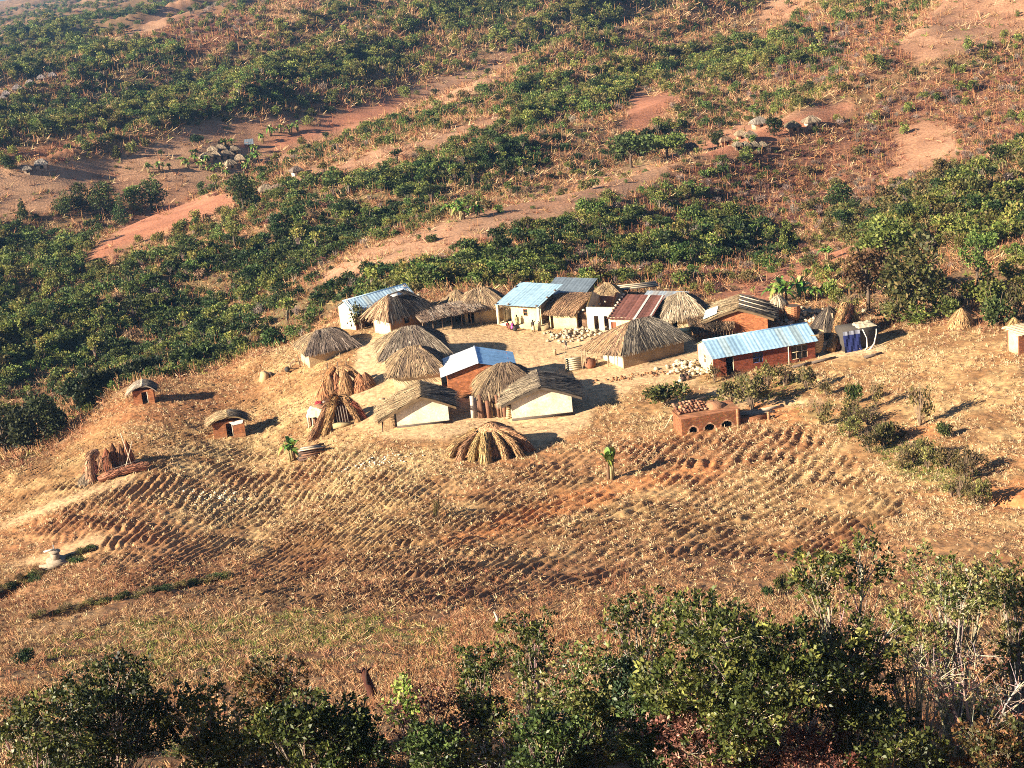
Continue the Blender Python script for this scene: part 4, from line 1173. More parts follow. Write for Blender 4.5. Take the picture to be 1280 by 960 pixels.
# stone and brick rubble
def rubble(px, py, wx, wy, n, r0, label, col, seed, h=.5):
    rg = random.Random(seed); c = gpt(px, py, 100); mb = MB()
    for i in range(n):
        x, y = rg.gauss(0, wx), rg.gauss(0, wy); d = math.exp(-(x / wx) ** 2 - (y / wy) ** 2)
        z = float(gh(c.x + x, c.y + y)) - c.z + h * d * rg.random()
        w_ = rg.uniform(.6, 1.2)
        mb.lump((x, y, z + r0 * .4), r0 * rg.uniform(.5, 1.3), [q * w_ for q in col], seed * 100 + i, .75, 6, 4, .5)
    o = mb.build('rubble_pile', MT['stone']); o.location = c
    return tag(o, label, 'rubble', None, 'stuff')


rubble(722, 417, 2.0, 1.5, 150, .24, 'spread of pale broken stones and dark sticks in front of the stone-walled house', (.50, .39, .26), 3)
rubble(860, 462, 1.2, 1.6, 110, .26, 'pale rubble heap at the cream end of the long blue-roofed house', (.62, .50, .34), 4, .9)
rubble(1012, 396, 2.6, 1.4, 130, .30, 'heap of pale rocks behind the woven granaries', (.55, .43, .29), 5, 1.2)
rubble(800, 470, 3.4, .5, 70, .16, 'crumbling red clay bank along the foot of the largest hut', (.36, .17, .08), 6, .25)
rubble(462, 582, 2.2, .9, 120, .10, 'scatter of whitish maize husks below the left cream hut', (.75, .68, .5), 7, .1)
rubble(272, 622, 1.8, 1.2, 110, .12, 'whitish patch of stones in the straw-covered left field', (.70, .62, .44), 8, .1)
rubble(505, 374, 1.2, 1.0, 30, .25, 'pale stones at the back edge behind the shaggy hut', (.6, .55, .45), 9, .4)

# woven granaries
def granary(px, py, s, label, cap=None, col=(.42, .26, .13), seed=0):
    r = empty('woven_granary', gpt(px, py, 100), 0, label, 'granary')
    mb = MB(); n = 16; rows = 14; k = 0
    prof = [lerp(.72, 1.0, math.sin(min(1, i / rows * 1.3) * math.pi / 2)) for i in range(rows + 1)]
    for i in range(rows):
        for j in range(n):
            a0, a1 = 2 * math.pi * j / n, 2 * math.pi * (j + 1) / n
            z0, z1 = .35 + 2.0 * i / rows, .35 + 2.0 * (i + 1) / rows; w = 1 + .03 * ((i + j) % 2)
            mb.poly([(prof[i] * w * math.cos(a0), prof[i] * w * math.sin(a0), z0), (prof[i] * w * math.cos(a1), prof[i] * w * math.sin(a1), z0), (prof[i + 1] * w * math.cos(a1), prof[i + 1] * w * math.sin(a1), z1), (prof[i + 1] * w * math.cos(a0), prof[i + 1] * w * math.sin(a0), z1)], [c_ * (1.15 if (i + j) % 2 else .75) for c_ in col])
    mb.poly([(.95 * math.cos(2 * math.pi * j / n), .95 * math.sin(2 * math.pi * j / n), 2.2) for j in range(n)], (.08, .06, .045))
    mb.build('basket', MT['wood'], r)
    for a in (.4, 2.0, 3.6, 5.2):
        mb = MB(); mb.tube([(.6 * math.cos(a), .6 * math.sin(a), -.5), (.62 * math.cos(a), .62 * math.sin(a), .5)], .07, 5, (.2, .14, .1)); mb.build('leg', MT['wood'], r)
    if cap: thatch_roof(r, roof_patches(1.9, 1.9, 2.3, .9, 'cone', 'x', .5), cap, None, seed=seed, per=40, ln=.8, th=.15)
    r.scale = (s, s, s)
    return r


granary(973, 399, .95, 'round woven granary with a pale cap, behind the right end of the long blue roof', [(.5, .4, .28), (.42, .33, .22), (.56, .46, .32), (.3, .22, .15)], (.34, .22, .12), 601)
granary(992, 402, .9, 'open-topped reddish granary with sticks on it, just right of the capped granary', None, (.45, .19, .09), 602)
granary(1018, 443, 1.15, 'tall stick-walled granary standing against the right end of the long blue-roofed house', None, (.44, .31, .17), 603)
r = empty('thatched_hut', gpt(1037, 418, 100), 0, 'dark low conical thatch in shade, right of the long blue-roofed house', 'hut')
thatch_roof(r, roof_patches(3.6, 3.4, 1.5, 1.9, 'cone', 'x', .7), [(.13, .105, .08), (.10, .08, .06), (.3, .22, .14), (.07, .055, .045)], None, seed=611, per=45, ln=1.2)
mb = MB(); n = 14
for j in range(n):
    a0, a1 = 2 * math.pi * j / n, 2 * math.pi * (j + 1) / n
    mb.poly([(1.6 * math.cos(a0), 1.5 * math.sin(a0), -.8), (1.6 * math.cos(a1), 1.5 * math.sin(a1), -.8), (1.6 * math.cos(a1), 1.5 * math.sin(a1), 1.7), (1.6 * math.cos(a0), 1.5 * math.sin(a0), 1.7)], MUD)
mb.build('wall', MT['mud'], r)
# long grass roll leaning down beside the tarp
r = empty('grass_stack', gpt(1052, 436, 100), 0, 'long orange-tan roll of grass sloping down between the dark conical thatch and the blue tarp', 'grass stack')
bundle('grass_bundle', r, [(1.6, 5.0, 3.5), (.7, 3.2, 2.7), (-.5, 1.0, 1.3), (-1.5, -.9, .2)], .62, .5, (.48, .27, .12), 621)
bundle('grass_bundle', r, [(2.2, 5.0, 3.4), (1.3, 3.2, 2.5), (.2, 1.2, 1.2), (-.6, -.4, .15)], .5, .4, (.42, .22, .1), 622)
tuft_cone('heap', r, (2.2, 5.4, rel(r, 2.2, 5.4)), 1.3, 3.6, (.46, .24, .1), 623, 1200)
r = empty('tarp_shelter', gpt(1074, 438, 100), R(10), 'makeshift shelter hung with a deep blue tarp and a loose white sheet', 'shelter')
mb = MB(); mb.box((-1.6, .6, -.8), (2.6, 3.2, 2.3), (.07, .06, .05)); mb.build('frame', MT['wood'], r)
mb = MB(); g = [[(-1.7 + 2.0 * i / 8, .45 - .5 * (j / 6) + .06 * math.sin(i * 2.1 + j), 2.3 - 2.5 * j / 6) for j in range(7)] for i in range(9)]
for i in range(8):
    for j in range(6): mb.poly([g[i][j], g[i + 1][j], g[i + 1][j + 1], g[i][j + 1]], (.22, .23, .28) if j < 1 else (.018, .025, .10))
mb.build('blue_tarp', MT['cloth'], r)
mb = MB(); q = [(.6, .3, 2.35), (1.0, .1, 1.3), (.9, -.2, .3), (.4, -.5, -.05), (1.0, -.6, .05), (1.7, -.3, .6), (2.2, .2, 1.6), (2.3, .4, 2.1)]
pts = [Vector(p) for p in q]
mb.tube(pts, [.07, .06, .10, .14, .14, .09, .07, .06], 6, (.60, .55, .46)); mb.build('white_sheet', MT['cloth'], r)
drape('top_cloth', r, (1.4, 1.9, 2.5), 1.4, 1.3, .35, (.46, .38, .26), 31)
for k, (px, py, w) in enumerate(((1092, 446, 2.2), (1030, 452, 3.0), (1003, 458, 2.4))):
    o = empty('log', gpt(px, py, 100), R(14), 'dark log lying in the shade right of the long blue-roofed house', 'log', 'logs in the shade by the long house')
    mb = MB(); mb.tube([(-w / 2, 0, .15), (w / 2, .2, .18)], .16, 7, (.13, .10, .08)); mb.build('trunk', MT['wood'], o)

# stick pen with grass heaps in the left field
c = gpt(140, 592, 100)
r = empty('stick_pen', c, R(8), 'broken stick pen hung with rust-red grass and crossed poles in the left field', 'pen')
bundle('grass_bundle', r, [(-1.2, .4, 2.6), (-1.9, -.3, 2.3), (-2.2, -1.0, 1.0), (-2.15, -1.5, rel(r, -2.2, -1.5))], .42, .36, (.46, .27, .15), 631)
for i in range(7):
    x = -2.6 + i * .75; y = 1.6 + .3 * math.sin(i)
    tuft_cone('sheaf', r, (x, y, rel(r, x, y)), .6, (1.6, 1.5, 1.8, 2.6, 3.0, 2.9, 3.2)[i], ((.30, .14, .06), (.22, .09, .045), (.38, .21, .10))[i % 3], 640 + i, 900, .9)
for i in range(10):
    mb = MB(); x = -1.4 + i * .4; mb.tube([(x, 1.1, rel(r, x, 1.1) - .2), (x + .1, 1.2, 1.7)], .06, 5, (.15, .09, .06)); mb.build('stake', MT['wood'], r)
for a, b in (((1.3, -1.4, rel(r, 1.3, -1.4)), (2.7, .2, 3.3)), ((2.4, -.6, rel(r, 2.4, -.6)), (1.6, .2, 4.4)), ((-.6, -.3, .5), (3.2, .6, .9))):
    mb = MB(); mb.tube([a, b], .05, 5, (.52, .40, .29)); mb.build('pole', MT['wood'], r)
bundle('grass_bundle', r, [(-1.4, -1.9, .15), (.2, -1.5, .45), (2.0, -1.0, .55), (3.4, -.5, .4)], .3, .42, (.40, .2, .1), 651, False)
o = empty('grass_stack', gpt(112, 603, 100), 0, 'low grey-brown tangle of stalks just left of the broken stick pen', 'grass stack')
tuft_cone('heap', o, (0, 0, -.2), 1.3, 1.6, (.20, .15, .1), 655, 700)

# stand-pipe
r = empty('water_tap', gpt(70, 700, 100), R(10), 'whitish concrete stand with a short pipe beside the path at the left edge', 'well')
mb = MB(); n = 14
for z0, z1, ra, rb in ((-.4, .14, 1.0, .95), (.14, .85, .45, .42), (.85, .97, .58, .55)):
    mb.tube([(0, 0, z0), (0, 0, z1)], [ra, rb], n, (.34, .27, .2))
mb.build('concrete_base', MT['plaster'], r)
mb = MB(); mb.tube([(0, 0, .9), (0, 0, 1.6)], .07, 6, (.3, .28, .26)); mb.tube([(0, 0, 1.15), (-1.0, .1, 1.0)], .10, 6, (.55, .5, .42)); mb.build('pipe', MT['wood'], r)
mb = MB(); mb.box((-1.6, -1.0, -.5), (1.2, -.75, .06), (.36, .28, .2)); mb.build('kerb', MT['plaster'], r)

# stumps and small things
r = empty('tree_stump', gpt(463, 873, 60), 0, 'tall charred red-brown stump standing between the foreground bushes', 'stump')
mb = MB(); mb.tube([(.25, 0, -.5), (.12, .03, .2), (.1, 0, .5), (-.02, .05, .95), (-.08, 0, 1.3), (-.15, .05, 1.6), (-.2, .1, 1.85)], [.34, .30, .24, .26, .21, .20, .06], 9, (.075, .028, .02)); mb.tube([(.0, -.2, 1.0), (-.05, -.22, 1.5), (.05, -.15, 2.05)], [.12, .09, .02], 6, (.05, .025, .02)); mb.build('trunk', MT['bark'], r)
for a in (2.6, .6, 4.0):
    mb = MB(); mb.tube([(-.15, .05, 1.5), (-.15 + .5 * math.cos(a), .05 + .3 * math.sin(a), 1.75), (-.15 + .7 * math.cos(a), .3 * math.sin(a), 2.2)], [.07, .04, .02], 5, (.09, .05, .04)); mb.build('branch', MT['bark'], r)
r = empty('tree_stump', gpt(621, 782, 60), 0, 'small pale weathered stump in the dry grass above the foreground bushes', 'stump')
mb = MB(); mb.tube([(0, 0, -.2), (.1, 0, .6), (-.1, 0, 1.1)], [.14, .12, .05], 6, (.5, .4, .32)); mb.build('trunk', MT['bark'], r)
r = empty('tree_stump', gpt(331, 474, 100), 0, 'lone squat tree stump in the ploughed field left of the huts', 'stump')
mb = MB(); mb.tube([(0, 0, -.3), (0, 0, .5), (.1, 0, .9)], [.75, .6, .5], 9, (.5, .34, .18)); mb.lump((.75, .1, .5), .35, (.08, .06, .05), 2); mb.build('trunk', MT['bark'], r)
r = empty('lashed_pole_stand', gpt(372, 461, 100), R(10), 'small lashed pole frame leaning by the leftmost thatched hut', 'stand')
for a, b in (((-1.0, 0, 0), (-.7, 0, .9)), ((.4, 0, 0), (.2, 0, 1.7)), ((-.7, 0, .9), (.3, 0, 1.0)), ((-1.3, -.2, .2), (.5, 0, .1))):
    mb = MB(); mb.tube([a, b], .06, 5, (.15, .1, .07)); mb.build('pole', MT['wood'], r)
mb = MB(); mb.lump((-1.3, -.2, .2), .35, (.05, .045, .04), 5); mb.build('bucket', MT['wood'], r)
r = empty('pen_fence', gpt(722, 462, 100), R(5), 'stacked pale planks and a clay oven beside the porch of the largest hut', 'pen')
for i in range(6):
    mb = MB(); mb.box((-1.3, -.2, .05 + i * .26), (.5, .1, .24 + i * .26), (.62 - .05 * (i % 2), .5, .32)); mb.build('plank', MT['wood'], r)
mb = MB(); mb.lump((1.5, .2, .5), .75, (.24, .10, .055), 7, 1., 10, 7, .35); mb.build('clay_oven', MT['mud'], r)
for x in (-1.4, .6, 1.0):
    mb = MB(); mb.tube([(x, -.3, -.4), (x, -.3, 2.4)], .06, 5, (.3, .22, .14)); mb.build('post', MT['wood'], r)
r = empty('stool', gpt(478, 503, 100), 0, 'little wooden stool alone on the bare ground left of the cream huts', 'stool')
mb = MB(); mb.box((-.35, -.18, .38), (.35, .18, .46), (.5, .36, .22)); mb.build('seat', MT['wood'], r)
for x in (-.28, .28):
    for y in (-.12, .12):
        mb = MB(); mb.tube([(x, y, -.05), (x * .85, y * .85, .39)], .035, 5, (.3, .2, .12)); mb.build('leg', MT['wood'], r)
r = empty('stool', gpt(694, 444, 100), 0, 'short tree-section stool on the bare yard in front of the verandah house', 'stool')
mb = MB(); mb.tube([(0, 0, -.1), (0, 0, .55), (.05, 0, .7)], [.2, .17, .19], 8, (.42, .28, .17)); mb.build('seat', MT['wood'], r)
r = empty('cooking_pot', gpt(644, 414, 100), 0, 'dark round pot on the ground below the verandah', 'pot')
mb = MB(); mb.lump((0, 0, .25), .3, (.05, .045, .04), 3, .8, 9, 6, .05); mb.tube([(0, 0, .42), (0, 0, .52)], [.2, .24], 9, (.06, .05, .05)); mb.build('body', MT['stone'], r)


# ------------------------------------------------------------------ people
def person(px, py, h, pose, shirt, lower, label, rz=0., skin=(.055, .028, .016), hair=(.012, .01, .009)):
    c = gpt(px, py, 100)
    hips = .53 * h if pose != 'sit' else .16 * h
    ch = hips + .29 * h; nk = hips + .33 * h; hd = hips + .40 * h
    V = [(0, 0, hips), (0, 0, hips + .12 * h), (0, 0, ch - .03 * h), (0, 0, nk), (0, -.012 * h, hd), (0, -.012 * h, hd + .055 * h)]
    Rr = [.075, .062, .085, .034, .058, .05]; E = [(0, 1), (1, 2), (2, 3), (3, 4), (4, 5)]
    def add(p, r, k): V.append(p); Rr.append(r); E.append((k, len(V) - 1)); return len(V) - 1
    nose = add((0, -.075 * h, hd - .005 * h), .012, 4)
    for s in (-1, 1):
        a = add((s * .052 * h, 0, hd), .010, 4)
        sh = add((s * .10 * h, 0, ch), .042, 2)
        if pose == 'raise' and s > 0:
            el = add((s * .20 * h, -.03 * h, ch + .06 * h), .030, sh); wr = add((s * .22 * h, -.06 * h, ch + .19 * h), .022, el); dv = Vector((0, -.2, 1))
        elif pose == 'sit':
            el = add((s * .14 * h, -.05 * h, ch - .15 * h), .032, sh); wr = add((s * .08 * h, -.19 * h, ch - .17 * h), .023, el); dv = Vector((-.3 * s, -1, 0))
        else:
            el = add((s * .135 * h, .01 * h, ch - .16 * h), .032, sh); wr = add((s * .14 * h, -.03 * h, ch - .30 * h), .023, el); dv = Vector((0, -.25, -1))
        dv.normalize(); wv = Vector(V[wr]); pm = add(tuple(wv + dv * .035 * h), .020, wr)
        sd = dv.cross(Vector((s, 0, .01))).normalized()
        for q in range(4):
            o = sd * ((q - 1.5) * .013 * h); ln = (.042, .05, .047, .038)[q] * h
            f1 = add(tuple(Vector(V[pm]) + o + dv * ln * .5), .0065, pm); add(tuple(Vector(V[f1]) + dv * ln * .5 - Vector((s * .006 * h, 0, 0))), .005, f1)
        t1 = add(tuple(wv + dv * .025 * h + sd * -.03 * h), .007, pm); add(tuple(Vector(V[t1]) + dv * .022 * h), .006, t1)
        hp = add((s * .055 * h, 0, hips - .03 * h), .062, 0)
        if pose == 'sit':
            kn = add((s * .08 * h, -.24 * h, hips + .08 * h), .045, hp); an = add((s * .08 * h, -.27 * h, .05 * h), .028, kn)
        else:
            st = .05 * h * s if pose == 'walk' else 0.
            kn = add((s * .06 * h, -.015 * h + st, .28 * h), .043, hp); an = add((s * .062 * h, .0 + st * 1.4, .04 * h), .027, kn)
        ft = add((s * .068 * h, V[an][1] - .09 * h, .018 * h), .02, an)
    me = bpy.data.meshes.new('person'); me.from_pydata(V, E, [])
    o = bpy.data.objects.new('person', me); C.objects.link(o)
    md = o.modifiers.new('skin', 'SKIN')
    lay = me.skin_vertices[0] if len(me.skin_vertices) else None
    if lay is None:
        bpy.context.view_layer.objects.active = o
    for i, v in enumerate(me.skin_vertices[0].data):
        v.radius = (Rr[i] * h, Rr[i] * h); v.use_root = (i == 0)
    sb = o.modifiers.new('sub', 'SUBSURF'); sb.levels = 1; sb.render_levels = 2
    at = me.color_attributes.new('Col', 'FLOAT_COLOR', 'POINT')
    for d in at.data: d.color = (*skin, 1)
    me.materials.append(MT['skin'])
    o.location = c; o.rotation_euler = (0, 0, rz); tag(o, label, 'person')
    mb = MB(); mb.lump((0, .01 * h, hd + .045 * h), .066 * h, hair, 1, .8, 10, 6, .08); mb.build('hair', MT['cloth'], o, True)
    mb = MB()
    for s in (-1, 1): mb.lump((s * .02 * h, -.062 * h, hd + .012 * h), .008 * h, (.6, .58, .55), 1, 1, 6, 4, 0)
    mb.build('eyes', MT['skin'], o)
    mb = MB(); rings = [(nk - .01 * h, .055), (ch + .01 * h, .115), (ch - .08 * h, .105), (hips + .1 * h, .095), (hips - .01 * h, .10)]
    mb.tube([(0, 0, z) for z, _ in rings], [q * h for _, q in rings], 12, shirt, False)
    for s in (-1, 1):
        mb.tube([(s * .09 * h, 0, ch), (s * .13 * h, 0, ch - .10 * h)] if not (pose == 'raise' and s > 0) else [(s * .09 * h, 0, ch), (s * .16 * h, -.02 * h, ch + .04 * h)], [.052 * h, .045 * h], 8, shirt, False)
    mb.build('shirt', MT['cloth'], o, True)
    mb = MB()
    if lower[1] == 'skirt':
        mb.tube([(0, 0, hips + .03 * h), (0, 0, hips - .1 * h), (0, 0, .2 * h)], [.10 * h, .125 * h, .14 * h], 12, lower[0], False); nm = 'skirt'
    elif lower[1] == 'wrap':
        mb.tube([(0, .03 * h, hips + .04 * h), (0, -.1 * h, hips + .03 * h), (0, -.25 * h, hips + .09 * h), (0, -.28 * h, .08 * h)], [.10 * h, .12 * h, .12 * h, .11 * h], 12, lower[0]); nm = 'skirt'
    else:
        for s in (-1, 1): mb.tube([(s * .05 * h, 0, hips + .02 * h), (s * .058 * h, -.012 * h + (.05 * h * s if pose == 'walk' else 0), .28 * h), (s * .06 * h, (.07 * h * s if pose == 'walk' else 0), .08 * h)], [.078 * h, .056 * h, .048 * h], 10, lower[0], False)
        nm = 'trousers'
    mb.build(nm, MT['cloth'], o, True)
    return o


person(647, 409, 1.62, 'stand', (.30, .27, .12), ((.42, .36, .16), 'skirt'), 'person standing against the cream wall in an olive top and skirt', R(-20))
person(635, 411, 1.6, 'sit', (.34, .07, .06), ((.24, .09, .07), 'wrap'), 'person seated on the verandah edge in a dark red dress', R(25))
person(641, 411, 1.5, 'sit', (.30, .05, .22), ((.45, .12, .3), 'wrap'), 'person seated on the verandah edge in magenta beside the one in dark red', R(-15))
person(667, 415, 1.55, 'raise', (.06, .045, .04), ((.55, .46, .28), 'skirt'), 'person by the window with one arm raised, dark top and pale skirt', R(10))
person(680, 409, 1.3, 'walk', (.62, .60, .58), ((.30, .32, .38), 'trousers'), 'child in white top standing in the shadow beside the verandah house', R(-30))
person(708, 437, 1.15, 'walk', (.05, .04, .045), ((.40, .25, .18), 'trousers'), 'child in a dark top walking alone across the bare yard', R(-60))
person(853, 475, 1.5, 'sit', (.05, .035, .03), ((.08, .05, .04), 'wrap'), 'person in black seated on the ground by the rubble heap, beside one in brown', R(0))
person(858, 474, 1.5, 'sit', (.09, .05, .04), ((.20, .11, .07), 'wrap'), 'person in brown seated on the ground by the rubble heap', R(20))
# ------------------------------------------------------------------ leaves, bushes, trees
def rot_leaf(n, rg, nrm=None, up=.3):
    """random leaf frames: (axis, side) leaning along nrm"""
    a = rg.normal(size=(n, 3))
    if nrm is not None: a = a * .8 + nrm * 1.0
    a[:, 2] += up
    a /= np.linalg.norm(a, axis=1)[:, None]
    s = rg.normal(size=(n, 3)); s -= (s * a).sum(1)[:, None] * a; s /= np.linalg.norm(s, axis=1)[:, None]
    return a, s


def leaf_quads(p, rg, ln, wd, nrm=None, up=.3):
    n = len(p); a, s = rot_leaf(n, rg, nrm, up)
    L = (ln * (.6 + .8 * rg.random(n)))[:, None]; w = (wd * (.6 + .8 * rg.random(n)))[:, None]
    m = p + a * L * .55; b = np.cross(a, s) * L * .12
    return np.stack([p, m + s * w + b, p + a * L, m - s * w + b], 1)


def pick(pal, n, rg, var=.3):
    pal = np.array(pal); return pal[rg.integers(0, len(pal), n)] * (1 - var + 2 * var * rg.random(n))[:, None]


G_DARK = [(.036, .060, .015), (.050, .078, .019), (.066, .098, .024), (.024, .042, .012)]
G_MID = [(.085, .122, .025), (.115, .152, .032), (.058, .088, .019), (.150, .178, .042)]
G_YEL = [(.150, .170, .034), (.190, .200, .042), (.105, .130, .026), (.24, .21, .055)]
G_OLIVE = [(.15, .135, .040), (.11, .105, .030), (.19, .15, .05), (.085, .085, .025)]
D_RED = [(.16, .070, .045), (.20, .10, .06), (.12, .055, .04), (.25, .14, .08)]
D_TAN = [(.27, .18, .095), (.22, .135, .07), (.33, .225, .12), (.17, .105, .06)]
D_GREY = [(.22, .17, .13), (.28, .22, .17), (.16, .12, .095), (.2, .13, .1)]


def crown_quads(rg, lobes, n, ln, wd, pal, skin=.35, up=.25, var=.35):
    """leaf clumps spread over the outer part of several lobes; lobes (N,6): centre, radii"""
    lobes = np.array(lobes, float); vol = lobes[:, 3] * lobes[:, 4] * lobes[:, 5]
    k = rg.choice(len(lobes), n, p=vol ** .7 / (vol ** .7).sum())
    d = rg.normal(size=(n, 3)); d /= np.linalg.norm(d, axis=1)[:, None]
    r = 1 - skin * rg.random(n) ** 1.3 + .08 * rg.normal(size=n)
    p = lobes[k, :3] + d * lobes[k, 3:] * r[:, None]
    cl = 1 + .35 * (rg.random(len(lobes))[k] - .5)
    return leaf_quads(p, rg, ln, wd, d, up), pick(pal, n, rg, var) * cl[:, None]


def bush_mesh(name, seed, r, h, n, ln, wd, pal, nl=6, skin=.4, twigs=0, mat='bush', tw=(.2, .15, .11)):
    rg = np.random.default_rng(seed); mb = MB(); lobes = []
    for i in range(nl):
        a = rg.random() * 6.28; q = r * .62 * rg.random() ** .5; s = r * (.38 + .25 * rg.random())
        lobes.append((q * math.cos(a), q * math.sin(a), h * (.35 + .3 * rg.random()), s, s, h * (.30 + .14 * rg.random())))
    V, c = crown_quads(rg, lobes, n, ln, wd, pal, skin)
    V[:, :, 2] = np.maximum(V[:, :, 2], -.15)
    mb.quads(V, c)
    for i in range(twigs):
        a = rg.random() * 6.28; q = r * (.3 + .7 * rg.random()); z = h * (.6 + .45 * rg.random())
        mb.tube([(0, 0, -.2), (q * .45 * math.cos(a), q * .45 * math.sin(a), z * .5), (q * math.cos(a), q * math.sin(a), z)], [.05, .035, .012], 3, tw, False)
    me = mb.mesh(name); me.materials.append(MT[mat]); return me


P_GREEN = [bush_mesh('bush_leaves', 900 + i, 1.7 + .25 * (i % 3), 2.0 + .5 * (i % 4), 360, .42, .17, (G_DARK, G_MID, G_MID, G_YEL, G_DARK, G_OLIVE, G_YEL, G_MID)[i], 6 + i % 3, .45, 3) for i in range(8)]
def small_tree(seed, r, h, n, ln, wd, pal):
    rg = np.random.default_rng(seed); mb = MB(); lobes = []
    for i in range(8):
        t = rg.random() * 6.28; q = r * .7 * rg.random() ** .5; s = r * (.26 + .22 * rg.random())
        lobes.append((q * math.cos(t), q * math.sin(t), h * (.55 + .35 * rg.random()), s, s, h * .12))
    V, cc = crown_quads(rg, lobes, n, ln, wd, pal, .5); mb.quads(V, cc)
    for l in lobes: mb.tube([(0, 0, -.2), (l[0] * .3, l[1] * .3, h * .35), (l[0], l[1], l[2])], [.10, .07, .03], 4, (.26, .20, .15), False)
    me = mb.mesh('small_tree'); me.materials.append(MT['bush']); return me


P_GREEN += [small_tree(960 + i, 1.7, 3.3 + .4 * i, 330, .36, .15, (G_MID, G_DARK, G_YEL)[i]) for i in range(3)]
P_DRY = [bush_mesh('dry_leaves', 930 + i, 1.4 + .3 * (i % 2), 1.6 + .4 * (i % 3), 190, .34, .09, (D_RED, D_TAN, D_GREY, D_RED)[i], 6, .8, 26, 'dry', ((.22, .14, .11), (.28, .2, .13), (.34, .28, .23), (.2, .11, .09))[i]) for i in range(4)]

# ---- first visible depth over the frame, to know what the photograph can show
_vx, _vy = np.meshgrid(np.linspace(-40, 1320, 171), np.linspace(-60, 1020, 136))


def _vis():
    D = np.full(_vx.size, 9999.); px, py = _vx.ravel(), _vy.ravel()
    d = (px - 640)[:, None] / FPX * CR + (480 - py)[:, None] / FPX * CU + _fwd
    ys = np.geomspace(40, 2600, 420); done = np.zeros(px.size, bool)
    for y in ys:
        z = d[:, 2] / d[:, 1] * y; below = (z <= gh(d[:, 0] / d[:, 1] * y, np.full(px.size, y))) & ~done
        D[below] = y; done |= below
    return D.reshape(_vx.shape)


VIS = _vis()


def vis_depth(px, py):
    gx = np.clip((np.asarray(px) + 40) / 8, 0, 170).astype(int); gy = np.clip((np.asarray(py) + 60) / 8, 0, 135).astype(int)
    return VIS[gy, gx]


def scatter(name, meshes, P, rot, scl, idx, label, mat=None):
    """one 'stuff' object: points carrying turn, size and kind, instanced by geometry nodes"""
    me = bpy.data.meshes.new(name); me.vertices.add(len(P)); me.vertices.foreach_set('co', P.astype(np.float32).ravel())
    for nm, ty, arr in (('turn', 'FLOAT', rot), ('size', 'FLOAT', scl), ('kind_of', 'INT', idx)):
        at = me.attributes.new(nm, ty, 'POINT'); at.data.foreach_set('value', np.asarray(arr, np.float32 if ty == 'FLOAT' else np.int32))
    o = bpy.data.objects.new(name, me); C.objects.link(o); tag(o, label, None, None, 'stuff')
    col = bpy.data.collections.new(name + '_kinds')
    for i, m in enumerate(meshes):
        q = bpy.data.objects.new('%s_kind_%02d' % (name, i), m); col.objects.link(q)
    g = bpy.data.node_groups.new(name, 'GeometryNodeTree')
    g.interface.new_socket('Geometry', in_out='INPUT', socket_type='NodeSocketGeometry'); g.interface.new_socket('Geometry', in_out='OUTPUT', socket_type='NodeSocketGeometry')
    N, L = g.nodes, g.links
    a = N.new('NodeGroupInput'); z = N.new('NodeGroupOutput'); ip = N.new('GeometryNodeInstanceOnPoints'); ci = N.new('GeometryNodeCollectionInfo')
    ci.inputs['Collection'].default_value = col; ci.inputs['Separate Children'].default_value = True; ci.inputs['Reset Children'].default_value = True
    m2p = N.new('GeometryNodeMeshToPoints')
    def attr(nm, ty):
        n = N.new('GeometryNodeInputNamedAttribute'); n.data_type = ty; n.inputs['Name'].default_value = nm; return n.outputs['Attribute']
    L.new(a.outputs[0], m2p.inputs['Mesh']); L.new(m2p.outputs[0], ip.inputs['Points']); L.new(ci.outputs[0], ip.inputs['Instance'])
    ip.inputs['Pick Instance'].default_value = True
    L.new(attr('kind_of', 'INT'), ip.inputs['Instance Index'])
    cx = N.new('ShaderNodeCombineXYZ'); L.new(attr('turn', 'FLOAT'), cx.inputs[2]); L.new(cx.outputs[0], ip.inputs['Rotation'])
    L.new(attr('size', 'FLOAT'), ip.inputs['Scale'])
    L.new(ip.outputs[0], z.inputs[0])
    md = o.modifiers.new('scatter', 'NODES'); md.node_group = g
    return o


